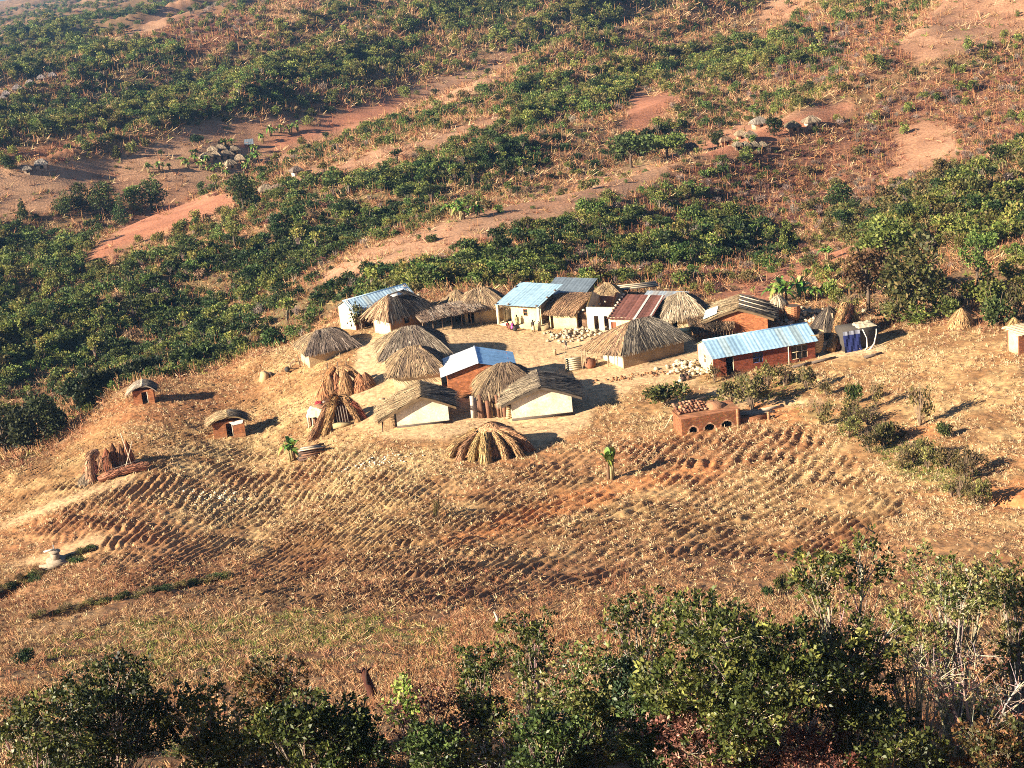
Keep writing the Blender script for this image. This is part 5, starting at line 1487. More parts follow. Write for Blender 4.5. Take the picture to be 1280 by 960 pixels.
# ------------------------------------------------------------------ bushes over the far hillside
def far_bushes():
    rg = np.random.default_rng(77); N = 190000
    yy = np.geomspace(150, 2400, 4000); pdf = yy * yy / (1 + (yy / 520.) ** 2.2); cdf = np.cumsum(pdf); cdf /= cdf[-1]
    Y = np.interp(rg.random(N), cdf, yy); u = rg.uniform(-.34, .34, N); X = u * Y
    Z = gh(X, Y); px, py, qx, qy, near = cover(X, Y, Z)
    ok = (py > -80) & (py < 520) & (px > -90) & (px < 1370) & (Y > edge_y(X, Y) + 5)
    X, Y, Z, px, py, qx, qy = [a[ok] for a in (X, Y, Z, px, py, qx, qy)]
    dense = lut(M_DENSE, qx, qy); bare = np.clip(lut(M_BARE, qx, qy) * 1.4, 0, 1); red = lut(M_RED, qx, qy); dry = lut(M_DRY, qx, qy)
    f = fbm(X * .035, Y * .022, 4, 90); f2 = fbm(X * .15, Y * .12, 2, 93)
    patch = np.clip((f - .36) * 4.2, 0, 1)
    g = (.34 * patch + .15) * (1 - .5 * dry) + dense * (.55 + .45 * patch)
    g *= (1 - .93 * bare) * (1 - .8 * red)
    d = dry * (.35 + .5 * np.clip((f2 - .3) * 3, 0, 1)) * (1 - bare) * (1 - red) + .17 * (1 - bare)
    r = rg.random(len(X))
    g *= .86 * np.clip((fbm(X * .12, Y * .09, 3, 99) - .30) * 4.6, .10, 1.35)
    isg = r < g * 1.0; isd = (~isg) & (r < (g * 1.0 + d * .60))
    keep = isg | isd
    X, Y, Z, px, py, dense, dry, isg, f2 = [a[keep] for a in (X, Y, Z, px, py, dense, dry, isg, f2)]
    n = len(X)
    s = (.36 + .85 * rg.random(n) ** 2.0) * (1 + .45 * dense * rg.random(n)) * np.clip(.44 + Y / 1350, .44, 1.4)
    s = np.where(isg, s, s * .85)
    # kind: tone patches
    tone = fbm(X * .03 + 9, Y * .02, 3, 96) + .22 * (rg.random(n) - .5)
    order = np.array([0, 4, 1, 2, 7, 5, 3, 6])
    ti = np.clip(((tone - .28) / .44) * 8, 0, 7.99).astype(int)
    yl = (px > 1000) & (py > 180) & (py < 340); ti = np.where(yl, np.maximum(ti, 5), ti)
    kind = np.where(isg, order[ti], rg.integers(0, 4, n)); kind = np.where(isg & (rg.random(n) < .2), rg.integers(8, 11, n), kind)
    kind = np.where(~isg & (dry > .4), np.where(rg.random(n) < .7, np.where(rg.random(n) < .5, 0, 3), 2), kind)
    seen = (px > -20) & (px < 1300) & (py > -10) & (vis_depth(px, py - 8) > Y - 18)
    size = np.where(seen, s / Y, 0)
    tone_name = ['dark green', 'mid green', 'mid green', 'yellow-green', 'dark green', 'olive', 'yellow-green', 'mid green', 'tall mid green', 'tall dark green', 'tall yellow-green']
    dry_name = ['reddish', 'straw-coloured', 'grey', 'reddish']

    def place(x, y):
        if y > 300 and x < 430: return 'on the valley side left of the village'
        if x > 980: return 'on the right-hand slope above the field'
        if y > 270: return 'just behind the village roofs'
        if x < 430: return 'around the left hamlet on the far slope'
        return 'on the middle of the far slope'
    for gsel, meshes, nm, cat, names, cover_name, cover_label in (
            (isg, P_GREEN, 'hillside_bush', 'bush', tone_name, 'bush_cover', 'small green bushes covering the far hillside'),
            (~isg, P_DRY, 'dry_bush', 'bush', dry_name, 'scrub_cover', 'leafless dry scrub covering the far hillside')):
        ix = np.where(gsel)[0]; ix = ix[np.argsort(-size[ix])]
        top, rest = ix[:300], ix[300:]
        for i in top:
            o = bpy.data.objects.new(nm, meshes[kind[i]]); C.objects.link(o)
            o.location = (X[i], Y[i], Z[i] - .12); o.rotation_euler = (0, 0, rg.random() * 6.28); q = s[i]; o.scale = (q, q, q * (.85 + .3 * rg.random()))
            t = names[kind[i]]; pl = place(px[i], py[i])
            tag(o, ('%s leafy bush %s' if cat == 'bush' and nm == 'hillside_bush' else '%s leafless bush %s') % (t, pl), cat, '%s bushes %s' % (t, pl) if nm == 'hillside_bush' else '%s leafless bushes %s' % (t, pl))
        scatter(cover_name, meshes, np.stack([X, Y, Z - .12], 1)[rest], rg.random(len(rest)) * 6.28, s[rest], kind[rest], cover_label)
    print('far bushes', int(isg.sum()), int((~isg).sum()))


far_bushes()


# ------------------------------------------------------------------ grass and stubble
def tuft(seed, n, h, sp, w, pal, lie=0.):
    rg = np.random.default_rng(seed); mb = MB()
    p = np.stack([rg.normal(0, sp, n), rg.normal(0, sp, n), np.zeros(n) - .02], 1)
    a = rg.normal(size=(n, 3)) * np.array([1, 1, .35]); a[:, 2] = np.abs(a[:, 2]) + (1 - lie) * 1.1 * rg.random(n); a /= np.linalg.norm(a, axis=1)[:, None]
    L = (h * (.5 + .9 * rg.random(n)))[:, None]; s = np.cross(a, rg.normal(size=(n, 3))); s /= np.linalg.norm(s, axis=1)[:, None]; s *= (w * (.5 + rg.random(n)))[:, None]
    q = p + a * L; q[:, 2] -= .12 * L[:, 0] * (1 - lie)
    mb.quads(np.stack([p - s, p + s, q + s * .5, q - s * .5], 1), pick(pal, n, rg, .35))
    me = mb.mesh('tuft'); me.materials.append(MT['straw']); return me


S_PALE = [(.55, .40, .21), (.46, .31, .15), (.64, .50, .29), (.36, .22, .10)]
S_MIX = [(.44, .29, .14), (.30, .17, .075), (.55, .40, .22), (.20, .11, .05)]
S_BROWN = [(.27, .145, .068), (.20, .10, .045), (.36, .21, .105), (.13, .065, .032)]
S_RED = [(.27, .115, .05), (.33, .16, .07), (.19, .08, .036), (.42, .25, .12)]
S_GRN = [(.12, .14, .03), (.17, .18, .045), (.09, .11, .025), (.3, .22, .09)]
T_STUB = [tuft(1, 11, .27, .12, .017, S_PALE, .6), tuft(2, 11, .26, .16, .018, S_MIX, .85), tuft(3, 11, .27, .13, .018, S_BROWN, .5), tuft(4, 10, .34, .16, .018, S_BROWN, .9),
          tuft(5, 14, .46, .11, .014, S_RED, .1), tuft(6, 14, .46, .11, .014, S_BROWN, .1), tuft(7, 12, .30, .14, .026, S_GRN, .4), tuft(8, 13, .46, .11, .014, S_MIX, .1)]


def stubble():
    rg = np.random.default_rng(5); N = 290000
    yy = np.linspace(60, 262, 2000); cdf = np.cumsum(yy * (1 + (yy > 95))); cdf = cdf / cdf[-1]
    Y = np.interp(rg.random(N), cdf, yy); X = rg.uniform(-.36, .36, N) * Y; Z = gh(X, Y)
    px, py, qx, qy, near = cover(X, Y, Z)
    rows = lut(M_ROWS, qx, qy); yard = np.clip(lut(M_YARD, qx, qy) * 1.25, 0, 1); path = lut(M_PATH, qx, qy); straw = lut(M_STRAW, qx, qy); green = lut(M_GREEN, qx, qy)
    f = fbm(X * .22, Y * .22, 3, 105); e = edge_y(X, Y) - Y
    p = np.clip(.35 + 2.4 * (f - .40), .06, 1) * (1 - .97 * yard) * (1 - .65 * path) * (1 - .30 * rows) + straw * .3
    ok = (rg.random(N) < p) & (near > .5) & (px > -40) & (px < 1320) & (py < 1010)
    X, Y, Z, px, py, f, e, straw, green = [a[ok] for a in (X, Y, Z, px, py, f, e, straw, green)]
    n = len(X); r = rg.random(n)
    up = np.clip((py - 690) / 110, 0, 1) + np.clip(1 - e / 9, 0, 1)
    k = np.where(r < .42, 0, np.where(r < .68, 1, np.where(r < .88, 2, 3)))
    r2 = rg.random(n); redness = np.clip((fbm(X * .05, Y * .05, 2, 107) - .42) * 4, 0, 1) + np.clip(1 - e / 9, 0, 1)
    k = np.where(r2 < up * .75, np.where(rg.random(n) < redness * .45, 4, np.where(rg.random(n) < .68, 5, 7)), k)
    k = np.where((py > 660) & (k < 2) & (rg.random(n) < .45), 3, k)
    k = np.where(rg.random(n) < green * .55 * np.clip((f - .38) * 6, 0, 1), 6, k)
    s = (.5 + .75 * rg.random(n)) * (1 + .35 * np.clip(1 - e / 9, 0, 1))
    scatter('field_stubble', T_STUB, np.stack([X, Y, Z], 1), rg.random(n) * 6.28, s, k, 'dry maize stubble and straw littering the ploughed field')
    # tall dry grass on the far ground
    N = 130000; yy = np.linspace(205, 1000, 3000); cdf = np.cumsum(yy / (1 + (yy / 400) ** 2)); cdf /= cdf[-1]
    Y = np.interp(rg.random(N), cdf, yy); X = rg.uniform(-.30, .30, N) * Y; Z = gh(X, Y); px, py, qx, qy, near = cover(X, Y, Z)
    bare = lut(M_BARE, qx, qy); red = lut(M_RED, qx, qy); dry = lut(M_DRY, qx, qy)
    ok = (near < .5) & (Y > edge_y(X, Y) + 1) & (rg.random(N) < (1 - .85 * bare) * (1 - .9 * red) * .8) & (px > -40) & (px < 1320) & (py > -40)
    X, Y, Z, dry, bare = X[ok], Y[ok], Z[ok], dry[ok], bare[ok]; n = len(X)
    k = np.where(rg.random(n) < .35 + .4 * dry, 4, np.where(rg.random(n) < .5, 5, 7)); k = np.where(rg.random(n) < .12, 6, k)
    scatter('dry_grass', T_STUB, np.stack([X, Y, Z], 1), rg.random(n) * 6.28, (1.3 + 1.7 * rg.random(n)) * np.clip(Y / 330, 1, 2.2), k, 'tall dry grass on the far hillside')


stubble()


# ------------------------------------------------------------------ trees that stand out
def tree_thing(name, c, rz, w, h, label, seed, kind, pal, n=None, ln=None, group=None, cat='tree', trunk_col=(.12, .085, .06)):
    rg = np.random.default_rng(seed); r = empty(name, c, rz, label, cat, group); mb = MB(); lobes = []; tb = MB()
    if kind == 'cypress':
        for i in range(7): lobes.append((rg.normal(0, .05 * w), rg.normal(0, .05 * w), h * (.14 + .125 * i), w * .5 * (1 - i / 8.5), w * .5 * (1 - i / 8.5), h * .12))
    elif kind == 'flat':
        for i in range(9):
            a = rg.random() * 6.28; q = w * .33 * rg.random() ** .5; lobes.append((q * math.cos(a), q * math.sin(a), h * (.62 + .2 * rg.random()), w * .2, w * .2, h * .17))
    elif kind == 'round':
        for i in range(12):
            a = rg.random() * 6.28; z = rg.random(); q = w * .33 * math.sin(math.pi * (.18 + .7 * z)) * (.4 + .6 * rg.random()); lobes.append((q * math.cos(a), q * math.sin(a), h * (.2 + .62 * z), w * .2, w * .2, h * .16))
    else:   # loose
        for i in range(14):
            a = rg.random() * 6.28; z = rg.random(); q = w * .40 * (.25 + .75 * rg.random()); lobes.append((q * math.cos(a), q * math.sin(a), h * (.3 + .58 * z), w * .13, w * .13, h * .10))
    n = n or int(1100 + 9 * w * h); ln = ln or max(.32, w * .055)
    V, cc = crown_quads(rg, lobes, n, ln, ln * .40, pal, .45 if kind != 'loose' else .8, .2)
    V[:, :, 2] = np.maximum(V[:, :, 2], .02); mb.quads(V, cc)
    tr = max(.10, w * .028)
    top = h * (.55 if kind != 'cypress' else .8)
    tb.tube([(0, 0, -.8), (.02 * w, 0, top * .4), (-.01 * w, .01 * w, top)], [tr * 1.2, tr, tr * .5], 7, trunk_col)
    for i in range(0, len(lobes), 1 if kind in ('loose', 'flat') else 2):
        l = lobes[i]; z0 = min(l[2] * .55, top * .8)
        tb.tube([(0, 0, z0), (l[0] * .5, l[1] * .5, (z0 + l[2]) / 2 + .03 * h), (l[0], l[1], l[2])], [tr * .55, tr * .35, tr * .12], 5, trunk_col, False)
    tb.build('trunk', MT['bark'], r); mb.build('crown', MT['bush'], r)
    return r


def px_m(p): return p.length / FPX


TREES = [
    (305, 270, 46, 54, 'round', G_DARK, 'big dark green tree in front of the left hamlet'),
    (80, 270, 30, 36, 'round', G_DARK, 'leftmost rounded tree of the dark clump below the left hamlet'),
    (103, 264, 36, 36, 'round', G_DARK, 'second tree from the left in the dark clump below the left hamlet'),
    (131, 270, 42, 44, 'round', G_DARK, 'broadest tree in the middle of the dark clump on the left'),
    (152, 279, 22, 36, 'cypress', G_DARK, 'pointed tree in front of the dark clump on the left'),
    (170, 263, 34, 32, 'round', G_MID, 'lighter green tree behind the pointed one in the left clump'),
    (191, 263, 42, 40, 'round', G_DARK, 'rightmost tree of the dark clump on the left, shading the pink field'),
    (29, 274, 14, 24, 'cypress', G_DARK, 'small lone pointed tree at the left edge beyond the dark clump'),
    (345, 292, 28, 26, 'round', G_DARK, 'round dark tree below and right of the big hamlet tree'),
    (248, 184, 20, 15, 'flat', G_DARK, 'lone flat-topped tree just above the left hamlet'),
    (146, 197, 12, 14, 'cypress', G_MID, 'tiny lone tree on the open slope at upper left'),
    (12, 212, 26, 20, 'round', G_DARK, 'dark tree at the left edge beside the two pale huts'),
    (506, 124, 22, 18, 'round', G_MID, 'lone bright green tree on the bare ridge at upper middle'),
    (790, 210, 62, 40, 'flat', G_DARK, 'wide spreading tree at the left end of the right hamlet'),
    (835, 196, 56, 26, 'flat', G_MID, 'second spreading tree, right behind the wide one by the right hamlet'),
    (968, 170, 26, 26, 'round', G_DARK, 'round tree between the huts of the right hamlet'),
    (897, 184, 16, 17, 'round', G_DARK, 'small tree at the foot of the right hamlet path'),
    (1140, 398, 96, 108, 'round', [(.05, .065, .018), (.075, .08, .022), (.035, .045, .014), (.11, .10, .03)], 'tallest dark leafy tree beyond the right field'),
    (1085, 388, 78, 92, 'loose', [(.20, .14, .05), (.15, .11, .035), (.25, .18, .07), (.12, .10, .03)], 'golden-brown thin-leaved tree left of the tallest dark tree'),
    (1108, 318, 84, 44, 'round', G_MID, 'green spreading trees crowning the slope above the tallest dark tree'),
    (1222, 362, 50, 74, 'loose', G_MID, 'tall open-branched green tree near the right edge'),
    (1050, 258, 44, 30, 'round', G_DARK, 'dark rounded tree at the top end of the yellow-green thicket'),
    (1180, 238, 30, 42, 'loose', [(.20, .12, .05), (.16, .09, .04), (.24, .16, .07), (.12, .09, .03)], 'brown upright tree beside the pink cleared patch'),
    (881, 310, 30, 32, 'round', G_DARK, 'dark green tree on the gully edge behind the village'),
    (851, 336, 28, 28, 'loose', G_MID, 'open green tree left of the gully tree behind the village'),
    (985, 312, 22, 36, 'loose', G_MID, 'slim tree with a bare dark trunk behind the village'),
    (914, 286, 22, 34, 'flat', G_MID, 'tree with a pale bare trunk in the purple dry scrub'),
    (770, 385, 12, 10, 'round', G_MID, 'small green tree peeping behind the pole rack'),
    (745, 352, 26, 22, 'round', D_RED, 'dark red leaved bushy tree behind the verandah house'),
]
G_BLACK = [(.020, .028, .009), (.030, .040, .012), (.042, .052, .015), (.014, .020, .007)]
rg_ = random.Random(21)
for k in range(22):
    f = k / 21; px = lerp(-10, 330, f) + rg_.uniform(-10, 10); crest = np.interp(px, [0, 160, 320, 420], [566, 482, 437, 397])
    d = ray(px, crest); Y0 = float(edge_y(d[0], d[1])) + rg_.uniform(12, 34); p = Vector((Y0 * d[0] / d[1], Y0, 0)); p.z = float(gh(p.x, p.y))
    top = crest - rg_.uniform(6, 30) - 34 * max(0, 1 - px / 190.)
    need = Y0 * (ray(px, top)[2] / ray(px, top)[1]) - p.z
    tree_thing('tree', p, k, max(3.5, min(need * .9, 9)), max(need, 2.5), 'blackish-green tree in the hollow just beyond the left crest of the field', 1300 + k, 'round', G_BLACK if px < 200 else G_DARK, None, .42, 'trees in the hollow beyond the left crest')
for i, (px, py, w, h, kind, pal, lab) in enumerate(TREES):
    p = gpt(px, py, 150)
    if py < 500 and py > 440 and px < 340:      # beyond the crest: stands in the hollow
        d = ray(px, py - 8); Y0 = float(edge_y(d[0], d[1])) + 26; p = Vector((Y0 * d[0] / d[1], Y0, 0)); p.z = float(gh(p.x, p.y))
        need = Y0 * (ray(px, py - h)[2] / ray(px, py - h)[1]) - p.z
        k = px_m(p); tree_thing('tree', p, 0, w * k, max(need, 3), lab, 1000 + i, kind, pal); continue
    k = px_m(p)
    tree_thing('tree', p, i * .7, w * k, h * k * 1.03, lab, 1000 + i, kind, pal)


# ------------------------------------------------------------------ banana plants
def banana_mesh(seed, h, nl, lmin=.25, lmax=1.):
    rg = np.random.default_rng(seed); st = MB(); lf = MB()
    for q in range(3):
        x, y = rg.normal(0, .25, 2); hh = h * (.35 + .15 * rg.random())
        st.tube([(x, y, -.4), (x * 1.1, y * 1.1, hh * .6), (x * 1.2, y * 1.2, hh)], [.16, .13, .09], 7, (.26, .21, .10) if q else (.17, .10, .06))
        for i in range(nl):
            a = rg.random() * 6.28; L = h * (.45 + .25 * rg.random()); lean = lmin + (lmax - lmin) * rg.random(); e = np.array([math.cos(a), math.sin(a), 0]); s = np.array([-math.sin(a), math.cos(a), 0])
            col = [(.10, .20, .03), (.14, .25, .04), (.07, .14, .025), (.22, .26, .06)][rg.integers(0, 4)]
            if rg.random() < .18: col = (.30, .20, .09)
            base = np.array([x * 1.2, y * 1.2, hh * .92]); pts = []
            for k in range(7):
                t = k / 6; pts.append(base + e * L * lean * t * (1.1 - .15 * t) + np.array([0, 0, L * ((1.15 - .5 * lean) * t - (.35 + .75 * lean) * t * t)]))
            for k in range(6):
                w0 = .24 * h / 3 * math.sin(math.pi * min(1, .08 + k / 6.5)); w1 = .24 * h / 3 * math.sin(math.pi * min(1, .08 + (k + 1) / 6.5))
                dz = np.array([0, 0, .25])
                for sg in (-1, 1):
                    lf.poly([pts[k], pts[k] + s * w0 * sg + dz * w0, pts[k + 1] + s * w1 * sg + dz * w1, pts[k + 1]], [c * (.85 + .3 * rg.random()) for c in col])
    a, b = st.mesh('banana_stem', True), lf.mesh('banana_leaf'); a.materials.append(MT['bark']); b.materials.append(MT['leaf']); return a, b


BAN = [banana_mesh(70 + i, 3.6, 7) for i in range(3)] + [banana_mesh(79, 3.6, 6, .08, .35)]


def banana(px, py, hpx, label, i=0, group=None):
    p = gpt(px, py, 60); r = empty('banana_plant', p, i * 1.3, label, 'banana plant', group)
    for nm, m in zip(('stem', 'leaves'), BAN[3 if i < 0 else i % 3]):
        o = bpy.data.objects.new(nm, m); C.objects.link(o); o.parent = r
    s = hpx * px_m(p) / 3.4; r.scale = (s, s, s); return r


banana(763, 598, 48, 'lone banana plant with bright leaves over dry trunks in the middle of the field', -1)
banana(370, 574, 36, 'young banana plant with a bent stem at the left end of the log pile', 1)
for i, (px, py, h) in enumerate(((968, 378, 30), (985, 380, 42), (1000, 374, 38), (1018, 376, 28), (1030, 372, 24), (975, 366, 26))):
    banana(px, py, h, 'tall banana plant in the thick clump behind the granaries', i, 'banana clump behind the granaries')
for i, (px, py, h) in enumerate(((1035, 326, 26), (1022, 340, 16), (1036, 342, 15), (1008, 346, 16), (1000, 332, 12), (942, 366, 10), (930, 376, 9), (955, 350, 9))):
    banana(px, py, h, 'small banana plant dotted over the red tilled plot', i, 'banana plants on the red tilled plot')
for i, (px, py, h) in enumerate(((566, 272, 28), (582, 274, 30), (597, 270, 24), (574, 262, 22))):
    banana(px, py, h, 'banana plant in the small grove at the lower end of the tan ridge field', i, 'banana grove on the tan ridge')
rg_ = random.Random(3)
for i, (px, py) in enumerate(((228, 205), (236, 210), (244, 202), (250, 212), (256, 206), (262, 214), (268, 216), (276, 216), (283, 222), (240, 196), (315, 206), (322, 200), (318, 192), (306, 214), (280, 186), (290, 182), (330, 178), (338, 170), (350, 166), (362, 168), (372, 164), (212, 212), (200, 214), (186, 216), (288, 238), (296, 234))):
    banana(px, py, rg_.uniform(12, 19), 'pale green banana plant growing among the huts of the left hamlet', i, 'banana plants of the left hamlet')
for i, (px, py) in enumerate(((885, 240), (878, 236), (935, 196), (898, 212), (948, 192))):
    banana(px, py, 10, 'tiny yellow banana plant on the slope below the right hamlet', i, 'banana plants below the right hamlet')


# ------------------------------------------------------------------ the far hamlets
def far_hut(px, py, wpx, label, roof=(.30, .24, .18), wall=(.5, .36, .22), yaw=0., metal=False, group=None, flat=1.):
    p = gpt(px, py, 250); k = px_m(p); L = wpx * k * .62; D = L * .8; h = 1.5
    r = empty('far_hut', p, yaw, label, 'hut', group)
    wall_sides(r, L, D, h, {'F': wall}, {'F': 'mud'}, {'F': [(L * .4, L * .4 + .8, 0, 1.6, 'hole')]}, t=.2, gable='LR' if metal else None, rise=.8 if metal else 0)
    if metal: sheet_roof(r, roof_patches(L, D, h, .9, 'gable', 'x', .4, .3), roof)
    else: thatch_roof(r, roof_patches(L, D, h, min(1.15, L * .30) * flat, 'hip', 'x', .45, .4, L * .3), [roof, tuple(c * .8 for c in roof), tuple(c * 1.2 for c in roof), tuple(c * .6 for c in roof)], None, seed=px, per=10, ln=.9, wd=.10, bulge=.15, over=.2)


gl = 'huts clustered in the left hamlet'; ll = 'grey-thatched hut packed into the cluster of the left hamlet'
for px, py, w in ((258, 201, 20), (270, 199, 18), (283, 198, 20), (292, 192, 16), (276, 190, 16), (300, 203, 18), (288, 210, 20), (266, 192, 14)): far_hut(px, py, w, ll, (.40, .30, .20), (.58, .42, .26), .2 * (px % 5), False, gl)
far_hut(312, 184, 14, 'small brick hut with a pale blue sheet roof at the top of the left hamlet', (.17, .21, .25), (.4, .17, .1), .1, True)
far_hut(371, 219, 16, 'small white-walled hut standing alone right of the left hamlet', (.24, .18, .14), (.8, .75, .65), R(30))
far_hut(333, 243, 22, 'straw-roofed hut with broken mud walls below the left hamlet', (.40, .30, .2), (.45, .24, .14), .3)
far_hut(348, 240, 16, 'half-ruined mud hut right of the straw-roofed one below the left hamlet', (.3, .2, .14), (.42, .2, .11), .2, False, None, .4)
far_hut(52, 210, 20, 'grey-roofed hut on the bare slope at the left edge, right one of two', (.34, .3, .26), (.6, .5, .38), .2); far_hut(34, 216, 10, 'tiny pale hut on the bare slope at the left edge, left one of two', (.36, .3, .24), (.6, .48, .36), .2)
for px, py, w in ((8, 121, 12), (22, 114, 14), (38, 107, 12), (52, 101, 12), (66, 98, 12), (4, 126, 8)): far_hut(px, py, w, 'tiny hazy hut in the distant row at upper left', (.32, .26, .24), (.5, .38, .3), .2, False, 'huts of the distant upper-left row')
far_hut(949, 159, 24, 'grey pyramid-roofed hut, highest in the right hamlet', (.34, .29, .23), (.58, .42, .25), .25)
far_hut(991, 164, 20, 'brown cone-roofed hut right of the round tree in the right hamlet', (.26, .2, .12), (.45, .3, .17), .2)
far_hut(1014, 158, 22, 'pale-walled hut at the right end of the right hamlet', (.4, .3, .2), (.66, .5, .32), .35)
far_hut(906, 182, 22, 'long brown-roofed hut in the lower row of the right hamlet', (.3, .19, .12), (.36, .16, .09), .4, False, None, .6)
far_hut(863, 190, 22, 'dark-roofed hut at the left end of the right hamlet', (.12, .10, .085), (.4, .3, .2), .1, False, None, .7)
far_hut(926, 174, 14, 'small tan hut between the two rows of the right hamlet', (.42, .32, .2), (.5, .3, .16), .2)
far_hut(938, 176, 16, 'red-walled hut right of the small tan hut in the right hamlet', (.3, .22, .15), (.42, .16, .09), .2)
for px in (922, 932, 943, 953): far_hut(px, 188, 9, 'little round-topped store in the front row of the right hamlet', (.34, .27, .18), (.2, .14, .1), .2, False, 'stores in the front row of the right hamlet')


# ------------------------------------------------------------------ shrubs in the near field
def shrub_meshes():
    out = []
    for i, (pal, n, tw) in enumerate(((G_MID, 900, 5), (G_OLIVE, 420, 22), (G_OLIVE, 300, 30), (G_DARK, 800, 5), (G_YEL, 420, 8))):
        rg = np.random.default_rng(60 + i); a, b = MB(), MB(); lobes = []
        for k in range(8):
            t = rg.random() * 6.28; q = .62 * rg.random() ** .5; lobes.append((q * math.cos(t), q * math.sin(t), .45 + .55 * rg.random(), .36, .36, .30))
        V, c = crown_quads(rg, lobes, n, .15, .06, pal, .6 if i in (0, 3) else .95); V[:, :, 2] = np.maximum(V[:, :, 2], -.05); a.quads(V, c)
        for k in range(tw):
            t = rg.random() * 6.28; q = .9 * rg.random(); b.tube([(0, 0, -.1), (q * .4 * math.cos(t), q * .4 * math.sin(t), .6), (q * math.cos(t), q * math.sin(t), 1.0 + .4 * rg.random())], [.02, .014, .006], 3, (.26, .18, .12), False)
        ma, mbb = a.mesh('shrub_leaves'), b.mesh('shrub_twigs'); ma.materials.append(MT['bush']); mbb.materials.append(MT['bark']); out.append((ma, mbb))
    return out


SHR = shrub_meshes()


def shrub(px, py, w, h, kind, label, group=None, near=60):
    p = gpt(px, py, near); r = empty('shrub', p, px * .37, label, 'shrub', group)
    for nm, m in zip(('leaves', 'stems'), SHR[kind]):
        o = bpy.data.objects.new(nm, m); C.objects.link(o); o.parent = r
    k = px_m(p); r.scale = (w * k / 2.0, w * k / 2.0, h * k / 1.35); return r


shrub(832, 506, 60, 34, 0, 'densest dark green shrub in front of the rubble heap at the house end')
shrub(893, 478, 20, 24, 1, 'small upright shrub against the cream end of the long house')
gfr = 'shrubs along the front of the long brick house'
for px, py, w, h, k in ((915, 506, 44, 34, 1), (940, 512, 56, 46, 1), (960, 486, 34, 34, 1), (982, 482, 36, 30, 2), (1008, 488, 32, 32, 1), (925, 484, 28, 20, 2)):
    shrub(px, py, w, h, k, 'straggly olive shrub growing along the front of the long brick house', gfr)
gst = 'shrubs in the strip down the right field'
rg_ = random.Random(14)
for t in range(24):
    f = t / 23; px = lerp(1045, 1225, f) + rg_.uniform(-22, 22); py = lerp(525, 622, f) + rg_.uniform(-16, 16)
    shrub(px, py, rg_.uniform(26, 46), rg_.uniform(20, 36), rg_.choice((1, 2, 2, 1)), 'sparse olive shrub in the strip running down the right field', gst)
for px, py, w, h, k, lab in ((1068, 506, 24, 34, 0, 'leafy green shrub standing right of the long house in the right field'), (1095, 508, 26, 34, 2, 'twiggy shrub beside the leafy green one in the right field'),
                             (1150, 532, 38, 56, 2, 'tallest open twiggy shrub of the right field'), (1180, 548, 24, 26, 3, 'small dark shrub right of the tallest twiggy one'), (1033, 494, 22, 18, 1, 'low shrub near the right end of the long house'),
                             (82, 496, 26, 24, 4, 'yellow-green shrub on the crest at the left edge'), (64, 548, 18, 14, 4, 'low yellow-green shrub down the left field edge'),
                             (34, 832, 30, 28, 3, 'small round dark shrub alone in the grass at lower left'), (978, 742, 22, 30, 0, 'thin green shrub just above the foreground trees'), (960, 748, 20, 20, 3, 'small dark shrub left of the thin green one above the foreground'),
                             (548, 650, 12, 34, 2, 'thin stalky shrub standing in the furrowed middle field'), (1245, 408, 50, 44, 3, 'dark shrub by the brick hut at the right edge'), (1270, 396, 36, 40, 1, 'olive shrub behind the brick hut at the right edge'),
                             (1150, 404, 60, 26, 4, 'low bright shrub under the tallest dark tree'), (1185, 398, 50, 34, 0, 'green shrub on the bank right of the tallest dark tree'), (1120, 404, 60, 30, 1, 'brown-green undergrowth at the foot of the tallest dark tree'),
                             (1230, 384, 56, 40, 0, 'broad green shrub up the bank near the right edge'), (1060, 398, 40, 30, 2, 'twiggy undergrowth below the golden-brown tree'), (452, 412, 34, 34, 1, 'leafy sapling with brown leaves between the white house and the shaggy hut')):
    shrub(px, py, w, h, k, lab)
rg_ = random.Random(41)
for i in range(64):  # low shrubs added to draw the shaded ditch bank as dark bands
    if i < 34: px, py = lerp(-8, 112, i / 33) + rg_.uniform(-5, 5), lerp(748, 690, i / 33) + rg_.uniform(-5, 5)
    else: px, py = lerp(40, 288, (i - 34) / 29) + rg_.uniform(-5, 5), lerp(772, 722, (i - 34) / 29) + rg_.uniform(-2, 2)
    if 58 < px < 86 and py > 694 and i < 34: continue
    shrub(px, py, rg_.uniform(14, 24), rg_.uniform(5, 10), rg_.choice((3, 3, 1, 1, 2)), 'low dark shrub added to stand for shade on the left-edge ditch bank', 'shrubs added to stand for shade on the left-edge ditch bank')
for px, py, s, lab in ((1202, 408, 26, 'golden dry grass tussock on the bank at the right'), (1268, 410, 16, 'rust grass tussock beside the brick hut at the right edge')):
    o = empty('grass_tussock', gpt(px, py, 100), 0, lab, 'grass'); k = px_m(o.location)
    tuft_cone('blades', o, (0, 0, -.2), s * k * .6, s * k, (.50, .32, .13), px, 900, .7)


